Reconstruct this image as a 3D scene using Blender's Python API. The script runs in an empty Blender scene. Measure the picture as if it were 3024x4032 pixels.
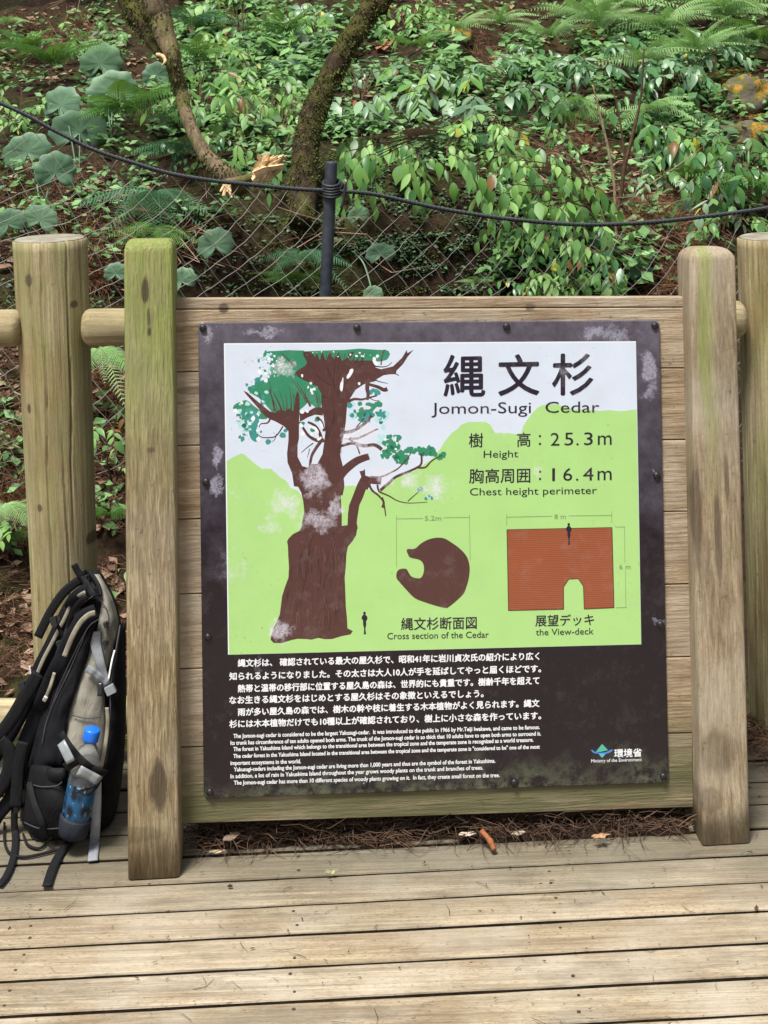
import bpy, bmesh, math, random
import numpy as np
from mathutils import Vector, Matrix, noise
from mathutils.geometry import tessellate_polygon
random.seed(7)
SC = bpy.context.scene
COL = SC.collection
rad = math.radians

# ------------------------------------------------------------------ camera, world, sun, exposure
F, H, PITCH, ROLL, PY = 5755.6, 1.508, .049, .0299, 522.06      # focal length in photo pixels, eye height, ...

def rot(p, y, r):
    cp, sp, cy, sy, cr, sr = math.cos(p), math.sin(p), math.cos(y), math.sin(y), math.cos(r), math.sin(r)
    return (Matrix(((cy, -sy, 0), (sy, cy, 0), (0, 0, 1))) @ Matrix(((1, 0, 0), (0, cp, sp), (0, -sp, cp)))
            @ Matrix(((cr, 0, sr), (0, 1, 0), (-sr, 0, cr))))
RC = rot(PITCH, 0, ROLL)
EYE = Vector((0, 0, H))
cam_d = bpy.data.cameras.new('camera'); cam = bpy.data.objects.new('camera', cam_d); COL.objects.link(cam)
X, Y, Z = RC @ Vector((1, 0, 0)), RC @ Vector((0, 0, 1)), -(RC @ Vector((0, 1, 0)))
M = Matrix((X, Y, Z)).transposed().to_4x4(); M.translation = EYE
cam.matrix_world = M
cam_d.sensor_fit = 'VERTICAL'; cam_d.sensor_height = 36; cam_d.lens = F / 4032 * 36
cam_d.shift_y = -(2016 - PY) / 4032
cam_d.clip_end = 500
SC.camera = cam

world = bpy.data.worlds.new('World'); SC.world = world; world.use_nodes = True
wn = world.node_tree; wn.nodes.clear()
sky = wn.nodes.new('ShaderNodeTexSky'); sky.sky_type = 'NISHITA'; sky.sun_disc = False
SUN_EL, SUN_ROT = rad(68), rad(212)
sky.sun_elevation = SUN_EL; sky.sun_rotation = SUN_ROT; sky.air_density = 1.0; sky.dust_density = 3.0
hs = wn.nodes.new('ShaderNodeHueSaturation'); hs.inputs['Saturation'].default_value = .32   # cloud: the sky is almost white
bg = wn.nodes.new('ShaderNodeBackground'); bg.inputs[1].default_value = .082
wo = wn.nodes.new('ShaderNodeOutputWorld')
wn.links.new(sky.outputs[0], hs.inputs['Color']); wn.links.new(hs.outputs[0], bg.inputs[0]); wn.links.new(bg.outputs[0], wo.inputs[0])
sun_d = bpy.data.lights.new('sun', 'SUN'); sun_d.energy = 3.9; sun_d.angle = rad(16); sun_d.color = (1, .96, .88)
sun = bpy.data.objects.new('sun', sun_d); COL.objects.link(sun)
sdir = Vector((math.sin(SUN_ROT) * math.cos(SUN_EL), math.cos(SUN_ROT) * math.cos(SUN_EL), math.sin(SUN_EL)))
sun.rotation_euler = sdir.to_track_quat('Z', 'Y').to_euler()
SC.view_settings.view_transform = 'Standard'; SC.view_settings.look = 'None'
SC.view_settings.gamma = 1; SC.view_settings.use_curve_mapping = False
SC.view_settings.exposure = .60
SC.render.engine = 'CYCLES'
SC.cycles.max_bounces = 6; SC.cycles.transparent_max_bounces = 8

# ------------------------------------------------------------------ helpers
K = 3024 / 1659.0          # the photo was read at 1659 pixels across

def ray(px, py):
    return RC @ Vector(((px * K - 1512) / F, 1, -(py * K - PY) / F))
def at_y(px, py, y):
    d = ray(px, py); return EYE + d * (y / d.y)
def at_z(px, py, z=0.0):
    d = ray(px, py); return EYE + d * ((z - H) / d.z)
W = {}

def tag(o, label=None, cat=None, group=None, kind=None):
    if label: o['label'] = label
    if cat: o['category'] = cat
    if group: o['group'] = group
    if kind: o['kind'] = kind
    return o

def thing(name, loc, label, cat, group=None):
    o = bpy.data.objects.new(name, None); COL.objects.link(o); o.location = loc
    o.empty_display_size = .1
    W[o.name] = Vector(loc)
    return tag(o, label, cat, group)

def mesh(name, vs, fs, smooth=False):
    me = bpy.data.meshes.new(name)
    me.from_pydata([tuple(v) for v in vs], [], fs); me.update()
    if smooth: me.polygons.foreach_set('use_smooth', [True] * len(me.polygons))
    return me

def obj(name, vs, fs, mat, parent=None, smooth=False, origin=None):
    """world coordinates in; the mesh is stored relative to its thing's base"""
    if parent is not None: o0 = W[parent.name]
    else: o0 = Vector(origin) if origin is not None else Vector((0, 0, 0))
    me = mesh(name, [(v[0] - o0[0], v[1] - o0[1], v[2] - o0[2]) for v in vs], fs, smooth)
    if mat: me.materials.append(mat)
    o = bpy.data.objects.new(name, me); COL.objects.link(o)
    if parent is not None: o.parent = parent
    else: o.location = o0
    W[o.name] = o0
    return o

def inst(name, me, mw, parent):
    o = bpy.data.objects.new(name, me); COL.objects.link(o)
    o.parent = parent
    o.matrix_basis = Matrix.Translation(-W[parent.name]) @ mw
    W[o.name] = W[parent.name]
    return o

class MB:
    def __init__(s): s.v = []; s.f = []
    def add(s, vs, fs):
        n = len(s.v); s.v += [Vector(v) for v in vs]; s.f += [tuple(i + n for i in f) for f in fs]
    def tube(s, pts, r, n=8, caps=True):
        pts = [Vector(p) for p in pts]
        rs = r if isinstance(r, (list, tuple)) else [r] * len(pts)
        rings = []; up = Vector((.13, .21, 1)).normalized(); prev = None
        for i, p in enumerate(pts):
            t = (pts[min(i + 1, len(pts) - 1)] - pts[max(i - 1, 0)]).normalized()
            a = (prev - t * prev.dot(t)) if prev is not None else t.cross(up)
            if a.length < 1e-5: a = t.cross(Vector((1, 0, 0)))
            a.normalize(); b = t.cross(a); prev = a
            rings.append([p + (a * math.cos(k * 2 * math.pi / n) + b * math.sin(k * 2 * math.pi / n)) * rs[i] for k in range(n)])
        s.rings(rings, caps)
    def rings(s, rings, caps=True, closed=True):
        n = len(rings[0]); base = len(s.v)
        for R_ in rings: s.v += [Vector(q) for q in R_]
        for i in range(len(rings) - 1):
            for k in range(n if closed else n - 1):
                a = base + i * n + k; b = base + i * n + (k + 1) % n
                s.f.append((a, b, b + n, a + n))
        if caps:
            s.f.append(tuple(range(base + n - 1, base - 1, -1)))
            e = base + (len(rings) - 1) * n
            s.f.append(tuple(range(e, e + n)))
    def box(s, c, ax, ay, az):
        c, ax, ay, az = map(Vector, (c, ax, ay, az))
        vs = [c + ax * i + ay * j + az * k for k in (-1, 1) for j in (-1, 1) for i in (-1, 1)]
        s.add(vs, [(0, 2, 3, 1), (4, 5, 7, 6), (0, 1, 5, 4), (2, 6, 7, 3), (0, 4, 6, 2), (1, 3, 7, 5)])
    def ico(s, c, rx, ry, rz, seed=0, rough=.2, sub=2):
        bm = bmesh.new(); bmesh.ops.create_icosphere(bm, subdivisions=sub, radius=1)
        n = len(s.v)
        for v in bm.verts:
            q = v.co.copy(); m = 1 + rough * noise.noise(q * 1.7 + Vector((seed, seed * .7, 3)))
            s.v.append(Vector(c) + Vector((q.x * rx, q.y * ry, q.z * rz)) * m)
        for f in bm.faces: s.f.append(tuple(v.index + n for v in f.verts))
        bm.free()
    def build(s, name, mat, parent=None, smooth=False, origin=None):
        return obj(name, s.v, s.f, mat, parent, smooth, origin)

def smooth_path(pts, n=6):
    """Catmull-Rom through the points"""
    P = [Vector(p) for p in pts]; out = []
    for i in range(len(P) - 1):
        p0, p1, p2, p3 = P[max(i - 1, 0)], P[i], P[i + 1], P[min(i + 2, len(P) - 1)]
        for k in range(n):
            t = k / n
            out.append(.5 * ((2 * p1) + (p2 - p0) * t + (2 * p0 - 5 * p1 + 4 * p2 - p3) * t * t + (3 * p1 - p0 - 3 * p2 + p3) * t ** 3))
    out.append(P[-1]); return out
def lerp_list(vals, n):
    return [float(np.interp(i / (n - 1) * (len(vals) - 1), range(len(vals)), vals)) for i in range(n)]

# ------------------------------------------------------------------ materials
class NT:
    def __init__(s, name):
        s.m = bpy.data.materials.new(name); s.m.use_nodes = True
        s.t = s.m.node_tree; s.n = s.t.nodes; s.l = s.t.links
        s.p = s.n['Principled BSDF']; s.out = s.n['Material Output']
        s.tc = s.n.new('ShaderNodeTexCoord'); s.oi = s.n.new('ShaderNodeObjectInfo')
        s.co = s.tc.outputs['Object']
    def put(s, inp, v):
        if hasattr(v, 'links') or isinstance(v, bpy.types.NodeSocket): s.l.new(v, inp)
        elif v is not None:
            if isinstance(v, (tuple, list)) and len(v) == 3 and inp.type == 'RGBA': v = (*v, 1)
            inp.default_value = v
    def map(s, scale=(1, 1, 1), rnd=0, co=None, rotz=(0, 0, 0)):
        m = s.n.new('ShaderNodeMapping'); s.put(m.inputs[0], co or s.co); m.inputs['Scale'].default_value = scale
        m.inputs['Rotation'].default_value = rotz
        if rnd:
            k = s.n.new('ShaderNodeMath'); k.operation = 'MULTIPLY'; s.put(k.inputs[0], s.oi.outputs['Random']); k.inputs[1].default_value = rnd
            s.l.new(k.outputs[0], m.inputs['Location'])
        return m.outputs[0]
    def noise(s, co, scale, detail=4, rough=.55, dist=0):
        x = s.n.new('ShaderNodeTexNoise'); s.put(x.inputs['Vector'], co); x.inputs['Scale'].default_value = scale
        x.inputs['Detail'].default_value = detail; x.inputs['Roughness'].default_value = rough; x.inputs['Distortion'].default_value = dist
        return x.outputs[0]
    def voro(s, co, scale, feature='F1', out=0):
        x = s.n.new('ShaderNodeTexVoronoi'); x.feature = feature; s.put(x.inputs['Vector'], co); x.inputs['Scale'].default_value = scale
        return x.outputs[out]
    def ramp(s, v, stops):
        x = s.n.new('ShaderNodeValToRGB'); s.put(x.inputs[0], v); e = x.color_ramp.elements
        while len(e) < len(stops): e.new(.5)
        for i, (p, c) in enumerate(stops):
            e[i].position = p; e[i].color = (*c, 1) if isinstance(c, (tuple, list)) else (c, c, c, 1)
        return x.outputs[0]
    def mix(s, f, a, b, mode='MIX'):
        x = s.n.new('ShaderNodeMix'); x.data_type = 'RGBA'; x.blend_type = mode
        s.put(x.inputs[0], f); s.put(x.inputs[6], a); s.put(x.inputs[7], b); return x.outputs[2]
    def math(s, op, a, b=0.0, c=None, clamp=False):
        x = s.n.new('ShaderNodeMath'); x.operation = op; x.use_clamp = clamp
        s.put(x.inputs[0], a); s.put(x.inputs[1], b)
        if c is not None: s.put(x.inputs[2], c)
        return x.outputs[0]
    def sep(s, co=None):
        x = s.n.new('ShaderNodeSeparateXYZ'); s.put(x.inputs[0], co or s.co); return x.outputs
    def fit(s, v, a, b, c=0., d=1.):
        x = s.n.new('ShaderNodeMapRange'); s.put(x.inputs[0], v)
        for i, q in enumerate((a, b, c, d)): x.inputs[i + 1].default_value = q
        return x.outputs[0]
    def bump(s, h, strength=.3, dist=.002):
        x = s.n.new('ShaderNodeBump'); s.put(x.inputs['Height'], h); x.inputs['Strength'].default_value = strength
        x.inputs['Distance'].default_value = dist; s.l.new(x.outputs[0], s.p.inputs['Normal']); return x
    def done(s, col=None, rough=None, **kw):
        s.put(s.p.inputs['Base Color'], col); s.put(s.p.inputs['Roughness'], rough)
        for k, v in kw.items(): s.put(s.p.inputs[k.replace('_', ' ')], v)
        return s.m

def plain(name, col, rough=.6, spec=.5, metallic=0, var=.0, scale=60):
    t = NT(name); c = col
    if var:
        n = t.noise(t.co, scale, 5, .6); c = t.mix(t.fit(n, .3, .7), tuple(x * (1 - var) for x in col), tuple(min(1, x * (1 + var)) for x in col))
        t.bump(n, .3, .001)
    return t.done(c, rough, Specular_IOR_Level=spec, Metallic=metallic)

def wood(name, dark, light, along='z', fine=1.0, green=0, green_mask=None, grey=.0, stain=.35, rnd=30, bump=.5, knots=0, marks=(), lines=.5, blot=.0, damp=None, ribs=.0, gran=.3, algae=((.10, .14, .03), (.34, .40, .11)), blotc=(.17, .10, .045)):
    """weathered timber: stretched grain, faded patches, dark stains, algae"""
    t = NT(name)
    def st(k, q):
        v = [k, k, k]; v['xyz'.index(along)] = q; return tuple(v)
    g1 = t.noise(t.map(st(70 * fine, 2.2), rnd), 1, 6, .65, .6)
    g2 = t.noise(t.map(st(260 * fine, 7), rnd), 1, 3, .6)
    g3 = t.noise(t.map(st(9, 1.3), rnd), 1, 4, .6, 1.0)
    grain = t.math('ADD', t.math('MULTIPLY', g1, .6), t.math('MULTIPLY', g2, .4))
    c = t.mix(t.fit(grain, .39, .60), dark, light)
    c = t.mix(t.math('MULTIPLY', t.fit(g3, .3, .72), .55), c, tuple(x * .72 for x in light), 'MULTIPLY')
    # dark latewood lines
    lw = t.noise(t.map(st(150 * fine, 1.6), rnd * 1.7), 1, 4, .7, .3)
    c = t.mix(t.math('MULTIPLY', t.fit(lw, .56, .68), lines), c, tuple(x * .55 for x in dark))
    bl = t.noise(t.map(st(6, 4.5), rnd * .7), 1, 6, .7, .8)
    c = t.mix(t.math('MULTIPLY', t.fit(bl, .50, .68), blot), c, blotc)
    rb_ = t.noise(t.map(st(210, .9), rnd * .4), 1, 2, .5, .2)
    c = t.mix(t.math('MULTIPLY', t.fit(rb_, .46, .56), ribs), c, dark)
    gr_ = t.noise(t.map(st(230, 90), rnd * .3), 1, 4, .8)
    c = t.mix(t.math('MULTIPLY', t.fit(gr_, .50, .64), gran), c, tuple(x * .7 for x in dark))
    # grey, sun-bleached veil
    v = t.noise(t.map((5, 5, 5), rnd), 1, 5, .6)
    c = t.mix(t.math('MULTIPLY', t.fit(v, .42, .7), grey), c, (.50, .455, .385))
    # dark damp stains
    d = t.noise(t.map(st(16, 3), rnd * 1.3), 1, 7, .68, .4)
    c = t.mix(t.math('MULTIPLY', t.fit(d, .55, .74), stain), c, (.075, .062, .048))
    sp = t.noise(t.map((120, 120, 120), rnd), 1, 2, .5)
    c = t.mix(t.math('MULTIPLY', t.fit(sp, .66, .74), .55), c, (.06, .05, .04))
    if green or green_mask:
        gn = t.noise(t.map(st(22, 4), rnd), 1, 6, .65)
        m = t.fit(gn, .42, .66, 0, green)
        if green_mask: m = green_mask(t, gn, m)
        c = t.mix(m, c, t.mix(grain, *algae))
    if knots:
        kv = t.voro(t.map(st(7, 3.0), rnd * 2), 1)
        c = t.mix(t.fit(kv, .10, .05, 0, .75), c, (.07, .042, .022))
    if marks:
        s3 = t.sep(); wn_ = t.noise(t.map(st(60, 14)), 1, 4, .7)
        for mx_, mz_, rx_, rz_, am_ in marks:
            a_ = t.math('MULTIPLY', t.math('SUBTRACT', s3[0], mx_), 1 / rx_); b_ = t.math('MULTIPLY', t.math('SUBTRACT', s3[2], mz_), 1 / rz_)
            r2_ = t.math('ADD', t.math('ADD', t.math('MULTIPLY', a_, a_), t.math('MULTIPLY', b_, b_)), t.math('MULTIPLY', t.math('SUBTRACT', wn_, .5), 1.6))
            c = t.mix(t.fit(r2_, 1.25, .55, 0, min(1, am_ * 1.1)), c, (.040, .028, .018))
            c = t.mix(t.math('MULTIPLY', t.fit(t.math('ABSOLUTE', t.math('SUBTRACT', r2_, 1.5)), .35, 0), am_ * .5), c, dark)
    if damp: c = damp(t, c, grain)
    c = t.mix(t.math('MULTIPLY', t.oi.outputs['Random'], .22), c, tuple(x * .55 for x in light))
    t.bump(t.math('ADD', t.math('ADD', grain, t.math('MULTIPLY', rb_, ribs * -2)), t.math('MULTIPLY', t.math('ADD', d, gr_), -.3)), bump, .003)
    return t.done(c, .82, Specular_IOR_Level=.25)

def mk(items, yd, base):
    """photo marks (x, y, rx, ry, strength) -> positions on a timber at depth yd, relative to its thing's base"""
    out = []
    for x, y, rx, ry, am in items:
        p = at_y(x, y, yd); q = K / F * yd; out.append((p.x - base.x, p.z - base.z, rx * q, ry * q, am))
    return out
FB, SB = at_z(120, 1700, 0), at_z(930, 1850, 0)
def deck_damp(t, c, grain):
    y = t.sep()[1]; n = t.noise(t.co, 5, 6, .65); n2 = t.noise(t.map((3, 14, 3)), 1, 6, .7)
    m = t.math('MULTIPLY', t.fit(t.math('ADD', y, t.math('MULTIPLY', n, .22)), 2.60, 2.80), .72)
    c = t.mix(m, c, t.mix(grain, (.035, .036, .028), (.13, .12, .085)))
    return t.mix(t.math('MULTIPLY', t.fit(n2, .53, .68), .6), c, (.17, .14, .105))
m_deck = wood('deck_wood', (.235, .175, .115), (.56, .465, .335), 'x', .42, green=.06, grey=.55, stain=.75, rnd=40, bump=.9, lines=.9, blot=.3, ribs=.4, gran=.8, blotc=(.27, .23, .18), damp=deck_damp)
m_deckside = plain('plank_side', (.030, .022, .015), .95, .05, var=.5)
m_board = wood('board_wood', (.25, .175, .105), (.56, .45, .32), 'x', .6, green=.0, grey=.45, stain=.6, lines=.7, blot=.75, ribs=.3, gran=.45, bump=.9, algae=((.020, .026, .010), (.135, .140, .052)),
               green_mask=lambda t, gn, m: t.math('MULTIPLY', t.fit(gn, .33, .52, .35, 1), t.fit(t.math('ADD', t.sep()[2], t.math('MULTIPLY', gn, .12)), .32, .19, 0, .95)),
               marks=mk([(472, 683, 12, 12, .8), (1160, 686, 14, 8, .6), (1405, 820, 20, 5, .5), (400, 862, 40, 9, .5), (1450, 845, 30, 4, .5)], 2.72, SB))
def post_mask_left(t, gn, m):
    z = t.sep()[2]
    top = t.fit(z, .70, 1.05, 0, 1.0)
    return t.math('ADD', t.math('MULTIPLY', t.fit(gn, .25, .50, .35, 1.0), top), t.math('MULTIPLY', t.fit(gn, .5, .7), .12), clamp=True)
m_post_l = wood('post_wood_mossy', (.17, .12, .06), (.50, .40, .25), 'z', .8, grey=.3, stain=.5, lines=.75, ribs=.75, gran=.3, bump=1.0, green_mask=post_mask_left, marks=mk([(300, 640, 9, 30, .85), (309, 700, 4, 22, .7), (311, 730, 5, 11, .8), (318, 985, 9, 7, .6), (345, 1690, 20, 60, .8), (300, 1790, 60, 18, .4)], 2.68, SB))
def post_mask_right(t, gn, m):
    s = t.sep(); x, z = s[0], s[2]
    band = t.math('MULTIPLY', t.fit(t.math('ABSOLUTE', t.math('SUBTRACT', t.math('ADD', x, t.math('MULTIPLY', gn, .05)), .588)), .020, .004), t.fit(z, .6, .95))
    return t.math('ADD', t.math('MULTIPLY', band, .7), t.math('MULTIPLY', t.fit(gn, .5, .7), .15), clamp=True)
m_post_r = wood('post_wood_plain', (.22, .16, .10), (.52, .43, .30), 'z', .8, grey=.55, stain=.75, lines=.6, ribs=.4, gran=.5, bump=.9, blot=.3, green_mask=post_mask_right, marks=mk([(1523, 1130, 10, 130, .6), (1568, 1180, 9, 110, .6), (1590, 1060, 5, 60, .5), (1560, 1640, 45, 50, .4), (1540, 1740, 30, 30, .4)], 2.70, SB))
m_log = wood('log_wood', (.20, .15, .065), (.60, .52, .31), 'z', .5, green=.45, grey=.2, stain=.35, lines=.8, blot=.75, ribs=.35, gran=.4, bump=.9, blotc=(.34, .20, .10), marks=mk([(59, 607, 9, 14, .75), (153, 662, 7, 9, .95), (58, 888, 5, 11, .9), (82, 1102, 6, 9, .85), (187, 1180, 11, 14, .8), (1650, 519, 6, 6, 1.), (1625, 1020, 3, 4, 1.), (1608, 1145, 4, 4, 1.), (1630, 1425, 5, 6, 1.), (110, 1390, 6, 10, .8)], 3.02, FB))
m_rail = wood('rail_wood', (.24, .18, .09), (.58, .49, .30), 'x', .6, green=.35, grey=.2, stain=.7, blot=.3, gran=.5, algae=((.06, .07, .02), (.25, .26, .10)))
m_endgrain = plain('end_grain', (.27, .25, .2), .9, .2, var=.35, scale=25)
m_dark = plain('dark_void', (.012, .01, .008), .9, .1)
m_screw = plain('rusty_screw', (.055, .04, .028), .6, .4)

# ------------------------------------------------------------------ terrain
PROF_L = ([-60, 3.3, 3.9, 4.4, 5.0, 5.6, 6.3, 8.0, 9.0, 14, 30, 60], [-.45, -.42, -.30, .0, .40, .93, 1.17, 1.60, 1.92, 4.2, 10, 16])
PROF_C = ([-60, 3.3, 3.9, 4.6, 5.42, 5.54, 5.75, 6.3, 7.0, 8.0, 9.0, 14, 30, 60], [-.45, -.42, -.35, -.1, .16, .92, 1.06, 1.17, 1.32, 1.62, 1.95, 4.2, 10, 16])
PROF_R = ([-60, 3.3, 3.9, 4.6, 5.4, 6.0, 7.0, 8.0, 9.0, 14, 30, 60], [-.45, -.42, -.32, .12, .72, .98, 1.30, 1.64, 1.98, 4.2, 10, 16])
def ground_z(x, y):
    a = np.interp(y, *PROF_L); c = np.interp(y, *PROF_C); r = np.interp(y, *PROF_R)
    wl = 1 / (1 + math.exp((x + .55) * 7)); wr = 1 / (1 + math.exp(-(x - .75) * 6))
    z = a * wl + r * wr + c * max(0, 1 - wl - wr)
    k = min(1, max(0, (y - 3.2) / .8))
    z += k * (.09 * noise.noise(Vector((x * 1.6, y * 1.6, 0))) + .05 * noise.noise(Vector((x * 4.5, y * 4.5, 4))) + .02 * noise.noise(Vector((x * 13, y * 13, 8))))
    return z
def on_ground(px, py, y0=3.4):
    d = ray(px, py); y = y0
    while y < 16:
        p = EYE + d * (y / d.y)
        if p.z <= ground_z(p.x, p.y): return p
        y += .03
    return EYE + d * (9 / d.y)

t = NT('forest_soil')
n1 = t.noise(t.co, 3.2, 8, .65); n2 = t.noise(t.co, 38, 6, .7); n3 = t.noise(t.co, 1.1, 4, .6, .5)
c = t.mix(t.fit(n2, .3, .7), (.010, .007, .005), (.055, .032, .018))
c = t.mix(t.fit(n1, .47, .6, 0, .85), c, t.mix(t.fit(n2, .35, .65), (.010, .015, .005), (.06, .075, .018)))
c = t.mix(t.fit(n3, .62, .72, 0, .7), c, t.mix(n2, (.04, .018, .008), (.15, .08, .04)))
t.bump(n2, .9, .02); m_soil = t.done(c, .95, Specular_IOR_Level=.15)

xs = np.concatenate([np.linspace(-40, -3, 14)[:-1], np.linspace(-3, 3, 151), np.linspace(3, 40, 14)[1:]])
ys = np.concatenate([np.linspace(-60, 3.0, 22)[:-1], np.linspace(3.0, 9.5, 170), np.linspace(9.5, 60, 25)[1:]])
vs = [(x, y, ground_z(x, y)) for y in ys for x in xs]; nx = len(xs)
fs = [(j * nx + i, j * nx + i + 1, (j + 1) * nx + i + 1, (j + 1) * nx + i) for j in range(len(ys) - 1) for i in range(nx - 1)]
tag(obj('hillside', vs, fs, m_soil, smooth=True), 'dark mossy forest slope rising behind the fence', kind='structure')

# ------------------------------------------------------------------ deck
DY, PW, OFF = .0344, .0901, 2.6541
dd = Vector((math.cos(DY), math.sin(DY), 0)); dn = Vector((-math.sin(DY), math.cos(DY), 0))
deck = thing('deck', (0, 0, 0), 'weathered boardwalk deck of long pale planks', None); deck['kind'] = 'structure'
if 'category' in deck: del deck['category']
JS, JP = .465, .065
jo = MB()
for jx in np.arange(-3.85, 3.9, JS):
    jo.box(dd * (jx + .05) + dn * 1.0 + Vector((0, 0, -.09)), dd * .03, dn * 2.2, Vector((0, 0, .055)))
jo.build('joist', m_dark, deck)
rp = random.Random(3)
# seams read from the photo: widths differ a little from plank to plank
for i in range(-6, 38):
    y1 = OFF - i * PW - .0043 + rp.uniform(-.0006, .0006); y0 = OFF - (i + 1) * PW + .0043 + rp.uniform(-.0006, .0006)
    rings = []; top = -.0015 + rp.uniform(-.0012, .0012); e = .0035
    N = 150
    for k in range(N + 1):
        x = -3.6 + 7.2 * k / N
        wob = .0012 * noise.noise(Vector((x * 2, i * 3.1, 0))) + .0012 * noise.noise(Vector((x * 14, i * 3.1, 0))); wz = .0012 * noise.noise(Vector((x * 1.2, i * 2.3, 5)))
        prof = [(y0, -.032), (y0, top - e), (y0 + e * .35, top - e * .3), (y0 + e * 1.3, top), (y1 - e * 1.3, top), (y1 - e * .35, top - e * .3), (y1, top - e), (y1, -.032)]
        rings.append([dd * x + dn * (q + wob) + Vector((0, 0, z + wz)) for q, z in prof])
    m_ = MB(); m_.rings(rings)
    pl = m_.build('plank', m_deck, deck); pl.data.materials.append(m_deckside)
    for q_, pg in enumerate(pl.data.polygons):
        if q_ % 8 in (0, 6, 7): pg.material_index = 1
    sc = MB()
    for jx in np.arange(-3.9, 3.9, JS):
        for q in (y0 + .02, y1 - .02):
            if rp.random() < .22: continue
            p = dd * (jx + JP + rp.uniform(-.007, .007)) + dn * (q + rp.uniform(-.004, .004)) + Vector((0, 0, top + .0002))
            sc.tube([p + Vector((0, 0, -.003)), p + Vector((0, 0, .0006))], .0026 + rp.uniform(0, .001), 7)
    sc.build('screw', m_screw, pl)

# ------------------------------------------------------------------ the sign
S = rot(.08672, .05434, .024)
SO = Vector((.06439, 2.74957, .10248))
def SL(u, d, w): return SO + S @ Vector((u, d, w))
SI = S.inverted()
def PLl(px, py, d=0.0):
    """photo position -> (u, w) on the sign's plane at local depth d (negative: towards the deck)"""
    r = ray(px, py); a = SI @ (EYE - SO); b = SI @ r
    s = (d - a.y) / b.y; q = a + b * s; return q.x, q.z
sign = thing('information_sign', at_z(930, 1850, 0), 'large brown information board about a cedar, framed in timber between two square posts', 'sign')

# square posts, tapered, leaning back with the board; rounded tops
def square_post(name, L0, R0, L1, R1, mat, rx, label, depth=.098, front=-.058):
    """L0,R0: photo x,y of left/right front edge at the top; L1,R1: at the bottom"""
    m = MB()
    tl, tr = PLl(*L0, front), PLl(*R0, front); bl, br = PLl(*L1, front), PLl(*R1, front)
    rings = []
    def ring(ul, ur, w, ix, iy, bottom=False):
        r = .007; pts = []
        f0, f1 = front + iy, front + depth - iy
        for cx, cy, a0 in ((ul + ix + r, f0 + r, 180), (ur - ix - r, f0 + r, 270), (ur - ix - r, f1 - r, 0), (ul + ix + r, f1 - r, 90)):
            for a in (0, 30, 60, 90):
                u = cx + r * math.cos(rad(a0 + a)); d = cy + r * math.sin(rad(a0 + a))
                p = SL(u, d, w)
                if bottom:      # cut level with the deck
                    k = (0 - p.z) / (S @ Vector((0, 0, 1))).z; p = p + (S @ Vector((0, 0, 1))) * k
                pts.append(p)
        return pts
    wt = (tl[1] + tr[1]) / 2; wb = (bl[1] + br[1]) / 2
    rings.append(ring(bl[0], br[0], wb, 0, 0, True))
    N = 14
    for k in range(1, N + 1):
        f = k / N; w = wb + (wt - wb) * f
        ul = bl[0] + (tl[0] - bl[0]) * f; ur = br[0] + (tr[0] - br[0]) * f
        rings.append(ring(ul, ur, w, .0006 * noise.noise(Vector((w * 9, 1, 0))), .0006 * noise.noise(Vector((w * 9, 5, 0)))))
    for a in (15, 30, 45, 60, 75, 85):
        rings.append(ring(tl[0], tr[0], wt + .026 * math.sin(rad(a)), rx * (1 - math.cos(rad(a))), .03 * (1 - math.cos(rad(a)))))
    m.rings(rings); o = m.build(name, mat, sign, smooth=False)
    for p in o.data.polygons: p.use_smooth = True
    mod = None
    tag(o, label); return o
square_post('post', (267, 545), (373, 548), (276, 1892), (388, 1886), m_post_l, .012, 'square timber post with a bright green algae top')
square_post('post', (1489, 560), (1590, 566), (1517, 1829), (1622, 1825), m_post_r, .028, 'square timber post with a green streak down its front edge')

# board: seven planks one above the other
TLb, TRb, BLb, BRb = PLl(377, 644, .0), PLl(1480, 640, .0), PLl(388, 1781, .0), PLl(1497, 1745, .0)
def bq(fu, fw, d):
    ul = TLb[0] + (BLb[0] - TLb[0]) * fw; ur = TRb[0] + (BRb[0] - TRb[0]) * fw
    wl = TLb[1] + (BLb[1] - TLb[1]) * fw; wr = TRb[1] + (BRb[1] - TRb[1]) * fw
    u = ul + (ur - ul) * fu; w = wl + (wr - wl) * fu
    return SL(u, d, w)
cuts = [0, .022, .142, .283, .424, .566, .708, .855, 1.0]
rb = random.Random(5)
for i in range(8):
    f0, f1 = cuts[i] + .0009, cuts[i + 1] - .0009
    pr = rb.uniform(-.0012, .0008) + (.002 if i == 0 else 0); m = MB(); rings = []
    prof = [(f1, .03), (f1, pr + .002), (f1 - .0016, pr), (f0 + .0016, pr), (f0, pr + .002), (f0, .03)]
    for k in range(25):
        fu = k / 24
        rings.append([bq(fu, fw, d + .0008 * noise.noise(Vector((fu * 5, i * 7., 0)))) for fw, d in prof])
    m.rings(rings); m.build('board_plank', m_board, sign)

# ---- metal plate with printed picture
def crop(X0, Y0, s): return lambda x, y: ((X0 + x / s) / K, (Y0 + y / s) / K)
C6 = crop(850, 1300, 1.659); D1 = crop(850, 1300, 2.765); D2 = crop(1200, 1300, 2.765); D3 = crop(1000, 1800, 2.212)
E1 = crop(1500, 1300, 1.508); F1 = crop(850, 2500, .8968); G1 = crop(880, 2560, 2.676); H1 = crop(1450, 2560, 2.37); I1 = crop(2250, 2850, 3.318)

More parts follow.
